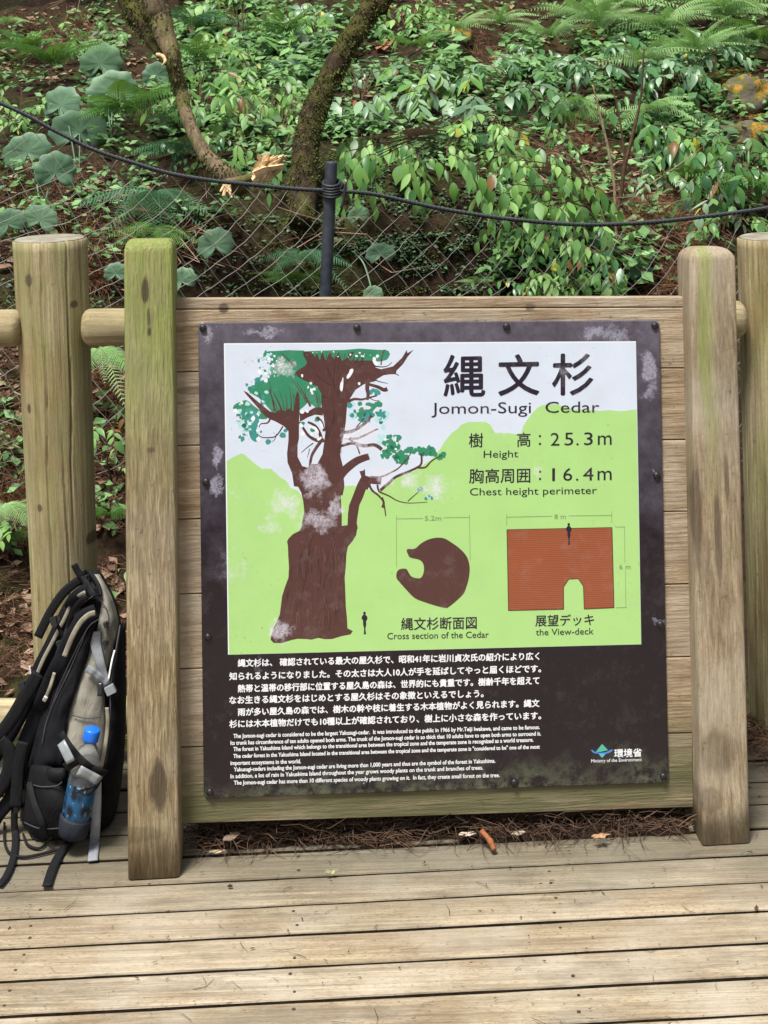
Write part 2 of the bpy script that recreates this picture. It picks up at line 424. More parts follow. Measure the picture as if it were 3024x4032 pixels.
PATCH = []   # sky glare mixed with grime, painted as pale patches: (u, w, ru, rw, amount)
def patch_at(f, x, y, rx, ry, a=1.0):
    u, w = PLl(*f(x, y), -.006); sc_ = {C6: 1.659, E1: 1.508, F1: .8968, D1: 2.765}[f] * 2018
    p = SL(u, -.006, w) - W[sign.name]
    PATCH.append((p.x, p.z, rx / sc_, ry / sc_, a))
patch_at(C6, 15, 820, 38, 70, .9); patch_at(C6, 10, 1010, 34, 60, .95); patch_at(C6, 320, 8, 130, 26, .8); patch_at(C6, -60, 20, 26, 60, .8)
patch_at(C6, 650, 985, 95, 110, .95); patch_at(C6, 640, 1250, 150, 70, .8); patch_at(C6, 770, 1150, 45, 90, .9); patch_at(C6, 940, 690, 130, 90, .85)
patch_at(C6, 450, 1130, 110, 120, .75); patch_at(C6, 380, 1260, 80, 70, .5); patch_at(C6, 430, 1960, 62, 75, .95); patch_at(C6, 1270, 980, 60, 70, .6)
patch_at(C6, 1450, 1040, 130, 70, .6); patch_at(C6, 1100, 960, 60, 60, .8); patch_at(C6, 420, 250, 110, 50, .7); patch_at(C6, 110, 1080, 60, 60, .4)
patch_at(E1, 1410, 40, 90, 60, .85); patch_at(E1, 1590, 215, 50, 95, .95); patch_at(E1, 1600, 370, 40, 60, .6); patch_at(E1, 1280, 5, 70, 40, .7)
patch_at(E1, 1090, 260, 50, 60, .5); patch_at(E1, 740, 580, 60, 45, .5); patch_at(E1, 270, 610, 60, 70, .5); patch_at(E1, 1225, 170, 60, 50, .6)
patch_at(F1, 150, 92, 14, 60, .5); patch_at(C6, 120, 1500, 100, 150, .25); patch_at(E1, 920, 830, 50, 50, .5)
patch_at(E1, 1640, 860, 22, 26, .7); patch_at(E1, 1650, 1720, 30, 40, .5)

def printed(name, col, rough=.28, glare_grime=(.66, .67, .74), amt=1.0, green=.75, speck=.5, glare_film=0, haze=1.0):
    """enamel print with white sky glare and grime painted in, rust-brown specks and algae at the bottom"""
    t = NT(name); s = t.sep(); x, z = s[0], s[2]
    n = t.noise(t.co, 45, 8, .75); n2 = t.noise(t.co, 14, 5, .6); nf = t.noise(t.co, 240, 4, .7)
    wx = t.noise(t.co, 26, 5, .7); wz = t.noise(t.map((1, 1, 1), 0, None, (0, 0, 1.2)), 31, 5, .7)
    x = t.math('ADD', x, t.math('MULTIPLY', t.math('SUBTRACT', wx, .5), .085)); z0 = z; z = t.math('ADD', z, t.math('MULTIPLY', t.math('SUBTRACT', wz, .5), .085))
    mask = None
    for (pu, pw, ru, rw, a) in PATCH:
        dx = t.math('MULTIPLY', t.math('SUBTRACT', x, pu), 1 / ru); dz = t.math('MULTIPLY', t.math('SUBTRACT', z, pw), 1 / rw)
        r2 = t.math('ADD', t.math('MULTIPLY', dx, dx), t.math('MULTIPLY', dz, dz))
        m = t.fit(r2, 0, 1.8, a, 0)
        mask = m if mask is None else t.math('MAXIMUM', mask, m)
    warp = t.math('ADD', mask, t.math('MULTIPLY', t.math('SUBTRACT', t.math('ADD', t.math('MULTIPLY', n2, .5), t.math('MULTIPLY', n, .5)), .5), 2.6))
    glare_grime_m = t.math('MULTIPLY', t.fit(warp, .28, .85), t.fit(mask, .0, .25), clamp=True)
    glare_grime_m = t.math('MULTIPLY', glare_grime_m, t.fit(nf, .34, .56, .25, 1.0))
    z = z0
    glare_grime_m = t.math('MULTIPLY', glare_grime_m, amt)
    c = t.mix(t.fit(n2, .3, .7, 0, .25), col, tuple(v * .72 for v in col))
    c = t.mix(t.fit(t.noise(t.co, 22, 8, .8), .52, .80, 0, .22 * haze), c, (.45, .42, .44))
    scr = t.noise(t.map((40, 40, 7), 0, None, (0, .3, 0)), 6, 5, .8)
    c = t.mix(t.fit(scr, .66, .74, 0, .35 * (haze + .3) / 1.3), c, (.55, .54, .56))
    if glare_film: c = t.mix(t.math('MULTIPLY', t.fit(t.math('ADD', s[2], t.math('MULTIPLY', n2, .7)), .85, 1.40, .0, glare_film), t.fit(n, .3, .65, .5, 1)), c, (.36, .33, .42))  # lavender glare painted into the colour, stronger towards the plate's top
    # rusty specks
    sp = t.noise(t.co, 150, 3, .6); sw = t.noise(t.co, 9, 3, .6)
    c = t.mix(t.math('MULTIPLY', t.fit(sp, .66, .72), t.fit(sw, .45, .62, 0, speck)), c, (.22, .13, .035))
    c = t.mix(glare_grime_m, c, glare_grime)
    # algae growing up from the bottom edge
    al = t.math('MULTIPLY', t.fit(t.math('ADD', z, t.math('MULTIPLY', n2, .16)), .25, .14), t.fit(n, .42, .58, 0, green))
    c = t.mix(al, c, t.mix(nf, (.05, .06, .035), (.22, .25, .16)))
    t.bump(t.math('ADD', nf, glare_grime_m), .15, .0006)
    r = t.math('ADD', rough, t.math('MULTIPLY', glare_grime_m, .4), clamp=True)
    return t.done(c, r, Specular_IOR_Level=.5)

m_plate = printed('plate_enamel', (.011, .007, .013), .14, glare_grime=(.36, .35, .46), green=.8, speck=0, amt=.8, glare_film=.36, haze=.35)
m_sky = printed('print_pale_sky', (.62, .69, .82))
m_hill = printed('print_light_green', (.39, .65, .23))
m_trunk = printed('print_brown', (.088, .037, .034), glare_grime=(.55, .52, .61), amt=.85)
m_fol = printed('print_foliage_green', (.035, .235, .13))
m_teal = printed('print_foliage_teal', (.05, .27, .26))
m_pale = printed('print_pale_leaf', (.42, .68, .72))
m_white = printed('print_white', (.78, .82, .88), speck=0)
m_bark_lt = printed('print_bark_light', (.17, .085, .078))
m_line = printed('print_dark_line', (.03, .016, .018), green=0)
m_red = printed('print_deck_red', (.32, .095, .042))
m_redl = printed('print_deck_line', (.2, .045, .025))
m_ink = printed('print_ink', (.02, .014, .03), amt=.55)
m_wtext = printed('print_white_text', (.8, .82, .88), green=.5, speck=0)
m_grline = printed('print_thin_line', (.22, .33, .14))
m_logo_g = plain('print_logo_green', (.08, .42, .33), .35); m_logo_b = plain('print_logo_blue', (.06, .22, .62), .35); m_logo_c = plain('print_logo_cyan', (.10, .42, .58), .35)

tlp, trp, brp, blp = PLl(428, 697, -.004), PLl(1424.5, 692, -.004), PLl(1444, 1690, -.004), PLl(440.5, 1725, -.004)
def pq(fu, fw, d, ins=0.0):
    a = Vector(tlp).lerp(Vector(trp), fu); b = Vector(blp).lerp(Vector(brp), fu); q = a.lerp(b, fw)
    q = q + (Vector(((tlp[0] + brp[0]) / 2, (tlp[1] + brp[1]) / 2)) - q) * ins
    return SL(q.x, d, q.y)
m = MB(); rings = []
co = []
r_ = .012
for (cx, cy, a0) in ((0 + r_, 0 + r_, 180), (1 - r_, 0 + r_, 270), (1 - r_, 1 - r_, 0), (r_, 1 - r_, 90)):
    for a in (0, 22, 45, 68, 90):
        co.append((cx + r_ * math.cos(rad(a0 + a)), cy + r_ * math.sin(rad(a0 + a))))
for d, ins in ((-.0012, 0), (-.0048, 0), (-.0058, .0022), (-.006, .0042)):
    rings.append([pq(u, w, d, ins) for u, w in co])
m.rings(rings)
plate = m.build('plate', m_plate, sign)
tag(plate, 'dark brown enamelled metal plate bolted to the planks')

_d = [-.0061]
_c = [0]
def art(f, pts, mat, name='picture', raw=False, dz=None, cyc=False):
    """flat printed shape on the plate"""
    if cyc: _c[0] += 1; d = _d[0] - (1 + _c[0] % 8) * .0000022
    else:
        _d[0] -= .0000022 * (9 if _c[0] else 1); _c[0] = 0; d = _d[0]
    P2 = [PLl(*f(x, y), d) for x, y in pts]
    tris = tessellate_polygon([[Vector((u, w, 0)) for u, w in P2]])
    vs = [SL(u, d, w) for u, w in P2]
    me = []
    for tr in tris:
        a, b, c_ = (Vector(P2[i]) for i in tr)
        cr = (b.x - a.x) * (c_.y - a.y) - (b.y - a.y) * (c_.x - a.x)
        me.append(tuple(tr) if cr > 0 else tuple(reversed(tr)))
    ART.setdefault((name, mat.name), MB()).add(vs, me)
ART = {}
def smooth2(pts, n=4, closed=True):
    P = [Vector((x, y, 0)) for x, y in pts]; out = []; L = len(P)
    rng = range(L) if closed else range(L - 1)
    for i in rng:
        if closed: p0, p1, p2, p3 = P[i - 1], P[i], P[(i + 1) % L], P[(i + 2) % L]
        else: p0, p1, p2, p3 = P[max(i - 1, 0)], P[i], P[i + 1], P[min(i + 2, L - 1)]
        for k in range(n):
            s = k / n; q = .5 * ((2 * p1) + (p2 - p0) * s + (2 * p0 - 5 * p1 + 4 * p2 - p3) * s * s + (3 * p1 - p0 - 3 * p2 + p3) * s ** 3)
            out.append((q.x, q.y))
    if not closed: out.append((P[-1].x, P[-1].y))
    return out
def stroke(f, pts, w0, w1, mat, name='picture', sm=True, cyc=False):
    P = smooth2(pts, 4, False) if sm and len(pts) > 2 else pts
    L, R_ = [], []; n = len(P)
    for i, (x, y) in enumerate(P):
        a = P[max(i - 1, 0)]; b = P[min(i + 1, n - 1)]
        tx, ty = b[0] - a[0], b[1] - a[1]; l = math.hypot(tx, ty) or 1
        w = (w0 + (w1 - w0) * i / (n - 1)) / 2
        L.append((x - ty / l * w, y + tx / l * w)); R_.append((x + ty / l * w, y - tx / l * w))
    art(f, L + R_[::-1], mat, name, cyc=cyc)
ra = random.Random(11)
def blob(f, x, y, r, mat, k=7, jag=.45, name='picture'):
    a0 = ra.uniform(0, 6.28)
    art(f, smooth2([(x + r * (1 + ra.uniform(-jag, jag)) * math.cos(a0 + 6.283 * i / k), y + r * (1 + ra.uniform(-jag, jag)) * math.sin(a0 + 6.283 * i / k)) for i in range(k)], 2), mat, name, cyc=True)

ID = lambda x, y: (x / K, y / K)
art(ID, [(882, 1353), (2504, 1345), (2525, 2537), (898, 2578)], m_sky, 'printed_sky')
lm = [(68, 858), (110, 830), (165, 805), (190, 815), (240, 860), (300, 905), (360, 905), (420, 960), (460, 985), (490, 1030), (540, 1050), (575, 1110), (700, 1120), (815, 1040), (850, 1018), (900, 1015), (925, 1022), (990, 1040), (1060, 1060), (1151, 990), (1220, 940), (1290, 925), (1400, 850), (1455, 790)]
hill = [C6(x, y) for x, y in lm]
hill += [E1(x, y) for x, y in [(345, 715), (380, 660), (420, 610), (450, 590), (480, 560), (520, 545), (620, 545), (650, 560), (665, 590), (680, 608), (720, 610), (760, 612), (800, 618), (835, 610), (845, 570), (870, 530), (900, 490), (930, 460), (960, 445), (1000, 440), (1050, 440), (1100, 458), (1150, 470), (1230, 472), (1300, 480), (1360, 475), (1430, 482), (1518, 470)]]
hill += [(2524.7 / K, 2536.5 / K), (898.3 / K, 2577.6 / K)]
art(lambda x, y: (x, y), hill, m_hill, 'printed_hills')
stroke(ID, [(882, 1354), (2504, 1346)], 5, 5, m_white, sm=False)
stroke(ID, [(884, 1354), (900, 2577)], 5, 4, m_white, sm=False)

# foliage masses behind the branches
fol = [(520, 250), (560, 232), (620, 228), (960, 222), (1000, 350), (950, 450), (1050, 570), (1150, 680), (1142, 840), (1090, 845), (1000, 790), (900, 880), (640, 905), (600, 880), (540, 810), (480, 745), (400, 700), (350, 650), (355, 615), (425, 600), (425, 560), (540, 540), (600, 480), (600, 400), (570, 335), (520, 310)]
art(D1, smooth2(fol, 2), m_fol)
art(D1, smooth2([(190, 865), (205, 810), (290, 772), (340, 765), (420, 830), (500, 890), (560, 960), (500, 970), (430, 960), (380, 990), (300, 920), (270, 880)], 3), m_fol)
art(D1, smooth2([(270, 880), (380, 850), (450, 900), (470, 1000), (440, 1090), (470, 1180), (440, 1220), (380, 1180), (350, 1080), (290, 960)], 3), m_teal)
art(D1, smooth2([(970, 230), (1700, 215), (1880, 225), (1880, 300), (1800, 340), (1500, 350), (1300, 340), (1000, 330)], 2), m_fol)
art(D2, smooth2([(370, 220), (820, 215), (825, 300), (760, 350), (640, 360), (450, 340), (400, 470), (390, 400)], 2), m_fol)
for i in range(46):       # leafy fringe
    fx = ra.choice([(560, 260), (600, 330), (610, 400), (580, 470), (500, 480), (460, 500), (450, 570), (380, 620), (400, 660), (520, 640), (560, 580), (470, 700), (540, 760), (300, 800), (230, 840), (640, 450)])
    blob(D1, fx[0] + ra.uniform(-45, 45), fx[1] + ra.uniform(-40, 40), ra.uniform(12, 26), ra.choice([m_fol, m_teal, m_white, m_pale]), 6, .5)
for i in range(40):
    blob(D1, ra.uniform(230, 480), ra.uniform(880, 1200), ra.uniform(10, 26), ra.choice([m_teal, m_pale, m_pale, m_fol, m_white]), 6, .5)
for cx, cy, r in ((250, 1000, 34), (270, 1050, 26), (570, 1220, 30), (450, 1190, 24), (730, 1150, 34), (760, 1090, 26), (490, 1105, 14)):
    blob(D1, cx, cy, r, m_teal if cx > 400 else m_pale, 7, .4)
for (x0, y0, x1, y1, n, ms) in ((480, 800, 560, 980, 14, [m_teal, m_pale]), (600, 790, 840, 930, 26, [m_fol]), (600, 880, 740, 1000, 14, [m_fol, m_teal]), (780, 900, 910, 1060, 16, [m_pale, m_teal]), (700, 650, 820, 700, 7, [m_teal]),
                                (900, 1150, 1030, 1290, 26, [m_fol]), (850, 1230, 1000, 1400, 26, [m_fol]), (1000, 1320, 1110, 1460, 16, [m_fol]), (1110, 1290, 1200, 1330, 9, [m_fol]), (1230, 1280, 1430, 1350, 26, [m_fol]), (1450, 1350, 1530, 1400, 9, [m_fol]), (800, 1150, 900, 1260, 10, [m_pale])):
    for i in range(n): blob(D2, ra.uniform(x0, x1), ra.uniform(y0, y1), ra.uniform(17, 32), ra.choice(ms), 6, .4)
for i in range(12): blob(D2, ra.uniform(860, 1030), ra.uniform(1160, 1400), ra.uniform(8, 16), m_white, 6, .5)
for i in range(6): blob(D1, ra.uniform(1000, 1070), ra.uniform(610, 690), ra.uniform(10, 18), m_white, 6, .5)
for i in range(6): blob(D2, ra.uniform(740, 810), ra.uniform(280, 380), ra.uniform(12, 22), m_white, 6, .4)
for i in range(9): blob(D1, ra.uniform(930, 1120), ra.uniform(940, 1170), ra.uniform(16, 34), ra.choice([m_fol, m_teal, m_white]), 6, .4)

# trunk and limbs
art(D3, [(145, 1590), (150, 1560), (165, 1500), (200, 1430), (225, 1370), (235, 1290), (245, 1210), (270, 1130), (300, 1050), (305, 960), (298, 850), (295, 770), (288, 735), (300, 710), (340, 670), (400, 640), (415, 600), (425, 540), (438, 470), (428, 380), (412, 310), (385, 260), (420, 150), (500, 60), (760, 60), (762, 200), (755, 330), (765, 500), (765, 600), (815, 600), (900, 620), (890, 680), (860, 730), (818, 780), (805, 850), (800, 960), (790, 1050), (795, 1150), (800, 1300), (810, 1400), (815, 1490), (862, 1515), (840, 1545), (760, 1560), (680, 1585), (620, 1586), (560, 1575), (500, 1590), (460, 1585), (380, 1582), (320, 1595), (250, 1620), (170, 1618)], m_trunk)
art(D3, [(762, 600), (815, 592), (818, 500), (828, 420), (860, 340), (900, 235), (935, 170), (918, 122), (945, 120), (966, 103), (970, 160), (1010, 172), (1115, 165), (1105, 240), (1020, 232), (1000, 262), (990, 285), (975, 280), (950, 350), (918, 420), (905, 500), (895, 570), (905, 625)], m_trunk)
art(D1, [(1000, 1660), (1010, 1500), (940, 1480), (890, 1380), (890, 1250), (905, 1180), (905, 1000), (912, 900), (1010, 880), (1080, 840), (1165, 840), (1165, 930), (1080, 920), (1000, 950), (915, 1000), (910, 700), (885, 665), (868, 720), (850, 890), (800, 850), (750, 880), (700, 860), (640, 900), (590, 885), (520, 830), (430, 755), (345, 680), (298, 658), (330, 700), (400, 780), (470, 860), (545, 945), (590, 970), (650, 995), (740, 1045), (790, 1100), (790, 1200), (775, 1340), (780, 1440), (830, 1560), (850, 1700), (1000, 1720)], m_trunk)
art(D1, [(1010, 1560), (1100, 1465), (1160, 1350), (1178, 1230), (1192, 1100), (1175, 950), (1150, 830), (1147, 690), (1105, 615), (1020, 575), (930, 520), (860, 470), (900, 430), (970, 390), (1000, 340), (962, 290), (945, 235), (1040, 235), (1080, 300), (1100, 240), (1130, 330), (1160, 240), (1200, 330), (1240, 235), (1290, 320), (1335, 240), (1370, 330), (1395, 330), (1470, 240), (1510, 235), (1440, 330), (1540, 330), (1700, 330), (1740, 400), (1700, 550), (1610, 590), (1520, 650), (1470, 730), (1430, 800), (1415, 1000), (1400, 1100), (1370, 1250), (1350, 1350), (1380, 1470), (1400, 1700), (1380, 1800), (1000, 1750)], m_trunk)
art(D2, [(500, 340), (740, 335), (750, 400), (830, 425), (960, 395), (1060, 300), (1110, 215), (1118, 250), (1185, 213), (1120, 290), (1070, 370), (1000, 440), (990, 480), (940, 480), (860, 490), (790, 530), (760, 560), (690, 570), (650, 570), (560, 620), (470, 700)], m_trunk)
stroke(D2, [(360, 1620), (430, 1530), (540, 1440), (620, 1400), (700, 1375)], 100, 70, m_trunk)
stroke(D2, [(700, 590), (800, 620), (860, 650), (900, 640)], 30, 48, m_trunk)
stroke(D2, [(685, 560), (680, 640), (690, 700), (680, 760)], 50, 30, m_trunk)
stroke(D2, [(470, 780), (540, 750), (620, 755), (700, 735), (790, 712)], 34, 14, m_trunk)
stroke(D2, [(700, 735), (760, 765), (815, 765)], 10, 5, m_line)
stroke(D2, [(400, 1110), (470, 1110), (560, 1080), (660, 1010), (730, 930)], 40, 26, m_trunk)
stroke(D2, [(430, 1170), (560, 1180), (680, 1130), (760, 1090), (800, 1075)], 30, 12, m_trunk)
stroke(D2, [(480, 1180), (560, 1250), (600, 1350)], 22, 14, m_trunk)
stroke(D2, [(400, 1260), (520, 1230), (640, 1260), (760, 1250), (840, 1300)], 30, 40, m_trunk)
stroke(D2, [(560, 1060), (640, 960), (660, 900)], 14, 6, m_line)
stroke(D2, [(830, 380), (840, 300), (860, 230), (880, 213)], 14, 9, m_trunk)
stroke(D2, [(760, 390), (830, 400), (900, 390), (950, 350)], 14, 6, m_line)
stroke(D2, [(770, 545), (830, 565), (905, 580)], 12, 6, m_line)
stroke(D2, [(970, 470), (1000, 480), (1025, 495)], 14, 8, m_trunk)
stroke(D2, [(720, 700), (760, 650), (800, 650)], 14, 10, m_teal)
stroke(D3, [(1000, 235), (1030, 290), (1090, 340), (1130, 400), (1148, 515)], 22, 10, m_trunk)
stroke(D3, [(1120, 440), (1130, 400), (1115, 350)], 26, 16, m_trunk)
stroke(D3, [(1075, 240), (1085, 290), (1110, 310), (1180, 340), (1250, 380), (1350, 400), (1510, 392)], 18, 6, m_trunk)
stroke(D3, [(1340, 385), (1390, 340), (1450, 290)], 10, 6, m_line)
stroke(D3, [(1100, 290), (1180, 220), (1240, 170), (1360, 120), (1450, 70), (1460, 0), (1450, -30)], 26, 16, m_trunk)
stroke(D3, [(1010, 172), (1110, 170), (1200, 130), (1260, 95), (1330, 20), (1370, -40)], 16, 8, m_trunk)
stroke(D3, [(1410, 90), (1490, 90), (1540, 40), (1600, 0), (1640, -15)], 18, 8, m_trunk)
for i in range(7): blob(D3, 1450 + ra.uniform(-25, 25), 280 + ra.uniform(-8, 8), 13, m_teal, 6)
for i in range(8): blob(D3, 1520 + ra.uniform(-30, 40), 355 + ra.uniform(-25, 25), 11, ra.choice([m_pale, m_teal]), 6)
# twigs among the left foliage
for x0, y0, x1, y1, w in ((640, 880, 580, 640, 26), (720, 880, 610, 650, 22), (745, 870, 690, 660, 10), (770, 880, 760, 690, 12), (820, 880, 800, 610, 16), (850, 890, 835, 650, 12), (880, 880, 850, 700, 10), (600, 690, 575, 540, 8), (680, 890, 590, 700, 8),
                          (1030, 830, 880, 570, 26), (990, 790, 820, 530, 12), (970, 740, 960, 620, 8), (1110, 800, 1080, 670, 12), (1135, 790, 1100, 670, 8), (490, 750, 470, 680, 9), (1070, 590, 850, 480, 22), (860, 400, 700, 240, 26)):
    stroke(D1, [(x0, y0), ((x0 + x1) / 2 + 8, (y0 + y1) / 2), (x1, y1)], w, 3, m_trunk)
for x0, y0, x1, y1 in ((655, 880, 590, 640), (1000, 560, 860, 480), (1120, 830, 1090, 670), (520, 830, 470, 680)):
    stroke(D1, [(x0, y0), ((x0 + x1) / 2 - 8, (y0 + y1) / 2), (x1, y1)], 5, 2, m_line)
stroke(D1, [(730, 1045), (690, 1110), (640, 1160), (570, 1170), (500, 1165), (450, 1130)], 14, 8, m_line)
stroke(D1, [(660, 1130), (640, 1190), (610, 1215)], 9, 4, m_line)
stroke(D1, [(590, 970), (560, 1010), (490, 1020), (470, 1060)], 20, 6, m_trunk)
stroke(D1, [(905, 1000), (960, 1080), (1010, 1150), (1100, 1200), (1180, 1200)], 22, 40, m_trunk)
stroke(D1, [(1000, 1000), (1080, 1040), (1130, 1120), (1150, 1200)], 22, 40, m_trunk)
stroke(D1, [(1150, 1200), (1080, 1300), (1040, 1380), (1020, 1500)], 36, 26, m_trunk)
stroke(D1, [(1060, 1230), (990, 1280), (930, 1335)], 12, 5, m_line)
stroke(D1, [(1020, 1290), (1010, 1340), (995, 1385)], 9, 4, m_line)
stroke(D1, [(1100, 950), (1150, 1000), (1180, 1100)], 30, 30, m_trunk)
# white gaps between trunk and limbs
for f, pts in ((D1, [(1385, 510), (1388, 560), (1382, 640), (1370, 668), (1350, 640), (1352, 590), (1370, 550)]),
               (D1, [(1490, 420), (1495, 450), (1460, 510), (1430, 530), (1425, 500), (1450, 460), (1460, 430)]),
               (D1, [(1130, 980), (1160, 1020), (1172, 1075), (1145, 1060), (1130, 1010)]),
               (D1, [(1020, 1040), (1080, 1050), (1118, 1100), (1110, 1130), (1070, 1080), (1020, 1060)]),
               (D1, [(915, 1010), (945, 1030), (945, 1060), (915, 1050)]),
               (D1, [(915, 880), (950, 875), (962, 900), (930, 910)]), (D1, [(975, 870), (1000, 865), (1012, 890), (990, 900)]),
               (D1, [(1100, 1190), (1140, 1160), (1152, 1175), (1120, 1202)]), (D1, [(930, 480), (950, 485), (945, 515), (930, 505)]),
               (D1, [(1020, 570), (1045, 568), (1045, 590), (1025, 590)]), (D2, [(580, 570), (605, 570), (600, 598), (582, 592)]),
               (D2, [(430, 1150), (460, 1135), (495, 1165), (470, 1180), (432, 1178)]), (D2, [(510, 1140), (570, 1095), (610, 1090), (540, 1145)])):
    art(f, smooth2(pts, 3), m_white)
# bark lines
for pts in ([(515, 680), (490, 760), (480, 830), (470, 900), (460, 1000), (430, 1150), (410, 1250), (400, 1300)], [(690, 590), (695, 700), (705, 800), (680, 900), (660, 980), (620, 1060), (615, 1150), (630, 1250), (655, 1350), (665, 1420), (655, 1520)], [(440, 780), (415, 850), (400, 900)], [(375, 1370), (365, 1420)]):
    stroke(D3, pts, 5, 4, m_line)
for pts in ([(1205, 400), (1250, 500), (1290, 600), (1275, 720), (1285, 850), (1290, 960), (1275, 1020)], [(1300, 330), (1290, 450), (1280, 600)], [(1090, 480), (1180, 560), (1260, 600)], [(1190, 1050), (1215, 1110), (1210, 1200)], [(1160, 720), (1220, 740), (1270, 760)], [(1350, 680), (1320, 720)], [(1240, 1060), (1225, 1200)], [(1330, 380), (1310, 480)]):
    stroke(D1, pts, 6, 3, m_line)
for i in range(110):      # fine bark streaks
    y0_ = ra.uniform(720, 1400); f_ = (y0_ - 720) / 700; x0_ = ra.uniform(310 - 60 * max(0, f_ - .3), 790); l_ = ra.uniform(40, 160)
    if y0_ + l_ > 1540: continue
    stroke(D3, [(x0_, y0_), (x0_ + ra.uniform(-10, 4), y0_ + l_ * .5), (x0_ - ra.uniform(-6, 14), y0_ + l_)], ra.uniform(2, 5), 1.5, ra.choice([m_line, m_bark_lt]), cyc=True)
for i in range(60):
    y0_ = ra.uniform(380, 1400); x0_ = ra.uniform(1190, 1390); l_ = ra.uniform(40, 140)
    stroke(D1, [(x0_, y0_), (x0_ + ra.uniform(-8, 8), y0_ + l_ * .5), (x0_ + ra.uniform(-8, 8), y0_ + l_)], ra.uniform(2, 5), 1.5, ra.choice([m_line, m_bark_lt]), cyc=True)
for i in range(34):      # twigs over the upper foliage
    x0_ = ra.uniform(1000, 1560); y0_ = ra.uniform(330, 420); x1_ = x0_ + (x0_ - 1270) * .25; 
    stroke(D1, [(x0_, y0_), ((x0_ + x1_) / 2, y0_ - 60), (x1_, ra.uniform(232, 280))], ra.uniform(7, 14), 2, m_trunk)
for i in range(40):
    x0_ = ra.uniform(990, 1750); blob(D1, x0_, ra.uniform(232, 300), ra.uniform(5, 13), ra.choice([m_fol, m_fol, m_white]), 5, .5)
for i in range(36):
    blob(D1, ra.uniform(440, 700), ra.uniform(250, 520), ra.uniform(8, 17), ra.choice([m_white, m_sky, m_pale, m_teal]), 6, .5)
# cross-section and view-deck diagrams
art(E1, smooth2([(155, 1300), (200, 1298), (240, 1265), (290, 1240), (340, 1232), (380, 1238), (420, 1262), (460, 1290), (500, 1330), (520, 1370), (527, 1420), (520, 1480), (505, 1530), (490, 1565), (450, 1605), (400, 1645), (380, 1648), (340, 1640), (260, 1615), (200, 1590), (150, 1540), (110, 1495), (92, 1470), (95, 1435), (115, 1418), (150, 1418), (165, 1440), (185, 1465), (235, 1472), (255, 1430), (250, 1385), (225, 1362), (175, 1350), (160, 1330)], 3), m_trunk, 'cross_section_print')
dk = [(748, 1185), (1372, 1172), (1384, 1648), (1207, 1656), (1202, 1520), (1172, 1475), (1115, 1478), (1084, 1525), (1085, 1657), (757, 1665)]
art(E1, dk, m_red, 'view_deck_print')
for i in range(1, 44):
    y = 1185 + i * 11.0; x0 = 748 + 9 * i / 44; x1 = 1372 + 12 * i / 44
    segs = [(x0, x1)]
    if y > 1478: segs = [(x0, 1084 + max(0, (1525 - y) * .66)), (1204 - max(0, (1520 - y) * .66), x1)]
    for a, b in segs:
        yo = lambda x: y - (x - 748) * .021
        stroke(E1, [(a, yo(a)), (b, yo(b))], 2.6, 2.6, m_redl, sm=False, cyc=True)
for a, b in zip(dk, dk[1:] + dk[:1]): stroke(E1, [a, b], 4, 4, m_line, sm=False, cyc=True)
def man(f, x, y, h, mir=1):
    q = lambda a, b: (x + a * h * mir, y + b * h)
    art(f, smooth2([q(-.05, .04), q(0, 0), q(.05, .03), q(.05, .1), q(0, .13), q(-.045, .1)], 3), m_ink)
    art(f, [q(-.05, .13), q(.05, .14), q(.12, .22), q(.13, .33), q(.07, .42), q(.08, .55), q(.04, .75), q(.07, .97), q(-.03, 1.0), q(-.01, .75), q(-.06, .55), q(-.06, .38), q(-.13, .3), q(-.1, .2)], m_ink)
man(D3, 962, 1345, 200); man(E1, 1115, 1145, 132)
def thin(pts): 
    for a, b in zip(pts, pts[1:]): stroke(E1, [a, b], 2.6, 2.6, m_grline, sm=False, cyc=True)
thin([(92, 1102), (92, 1405)]); thin([(525, 1095), (530, 1365)]); thin([(92, 1120), (250, 1118)]); thin([(372, 1113), (525, 1111)])
thin([(746, 1092), (747, 1160)]); thin([(1370, 1075), (1371, 1145)]); thin([(746, 1110), (1015, 1104)]); thin([(1115, 1102), (1370, 1100)])
thin([(1392, 1168), (1448, 1168)]); thin([(1446, 1170), (1448, 1380)]); thin([(1452, 1430), (1454, 1645)]); thin([(1395, 1648), (1460, 1646)])
# emblem
art(I1, [(400, 262), (478, 345), (440, 352), (380, 368), (318, 368)], m_logo_g, 'emblem')
art(I1, [(345, 378), (400, 385), (460, 375), (430, 412), (401, 446), (375, 415)], m_logo_c, 'emblem')
art(I1, smooth2([(258, 345), (275, 340), (300, 362), (350, 375), (400, 376), (460, 366), (510, 340), (536, 335), (530, 358), (480, 385), (430, 392), (380, 390), (320, 388), (280, 374)], 3), m_logo_b, 'emblem')
PLATE_ART = dict(ART)
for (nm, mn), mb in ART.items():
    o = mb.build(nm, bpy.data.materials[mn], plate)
    if nm in ('picture', 'emblem', 'foliage_print', 'deck_lines'): o['kind'] = 'stuff'

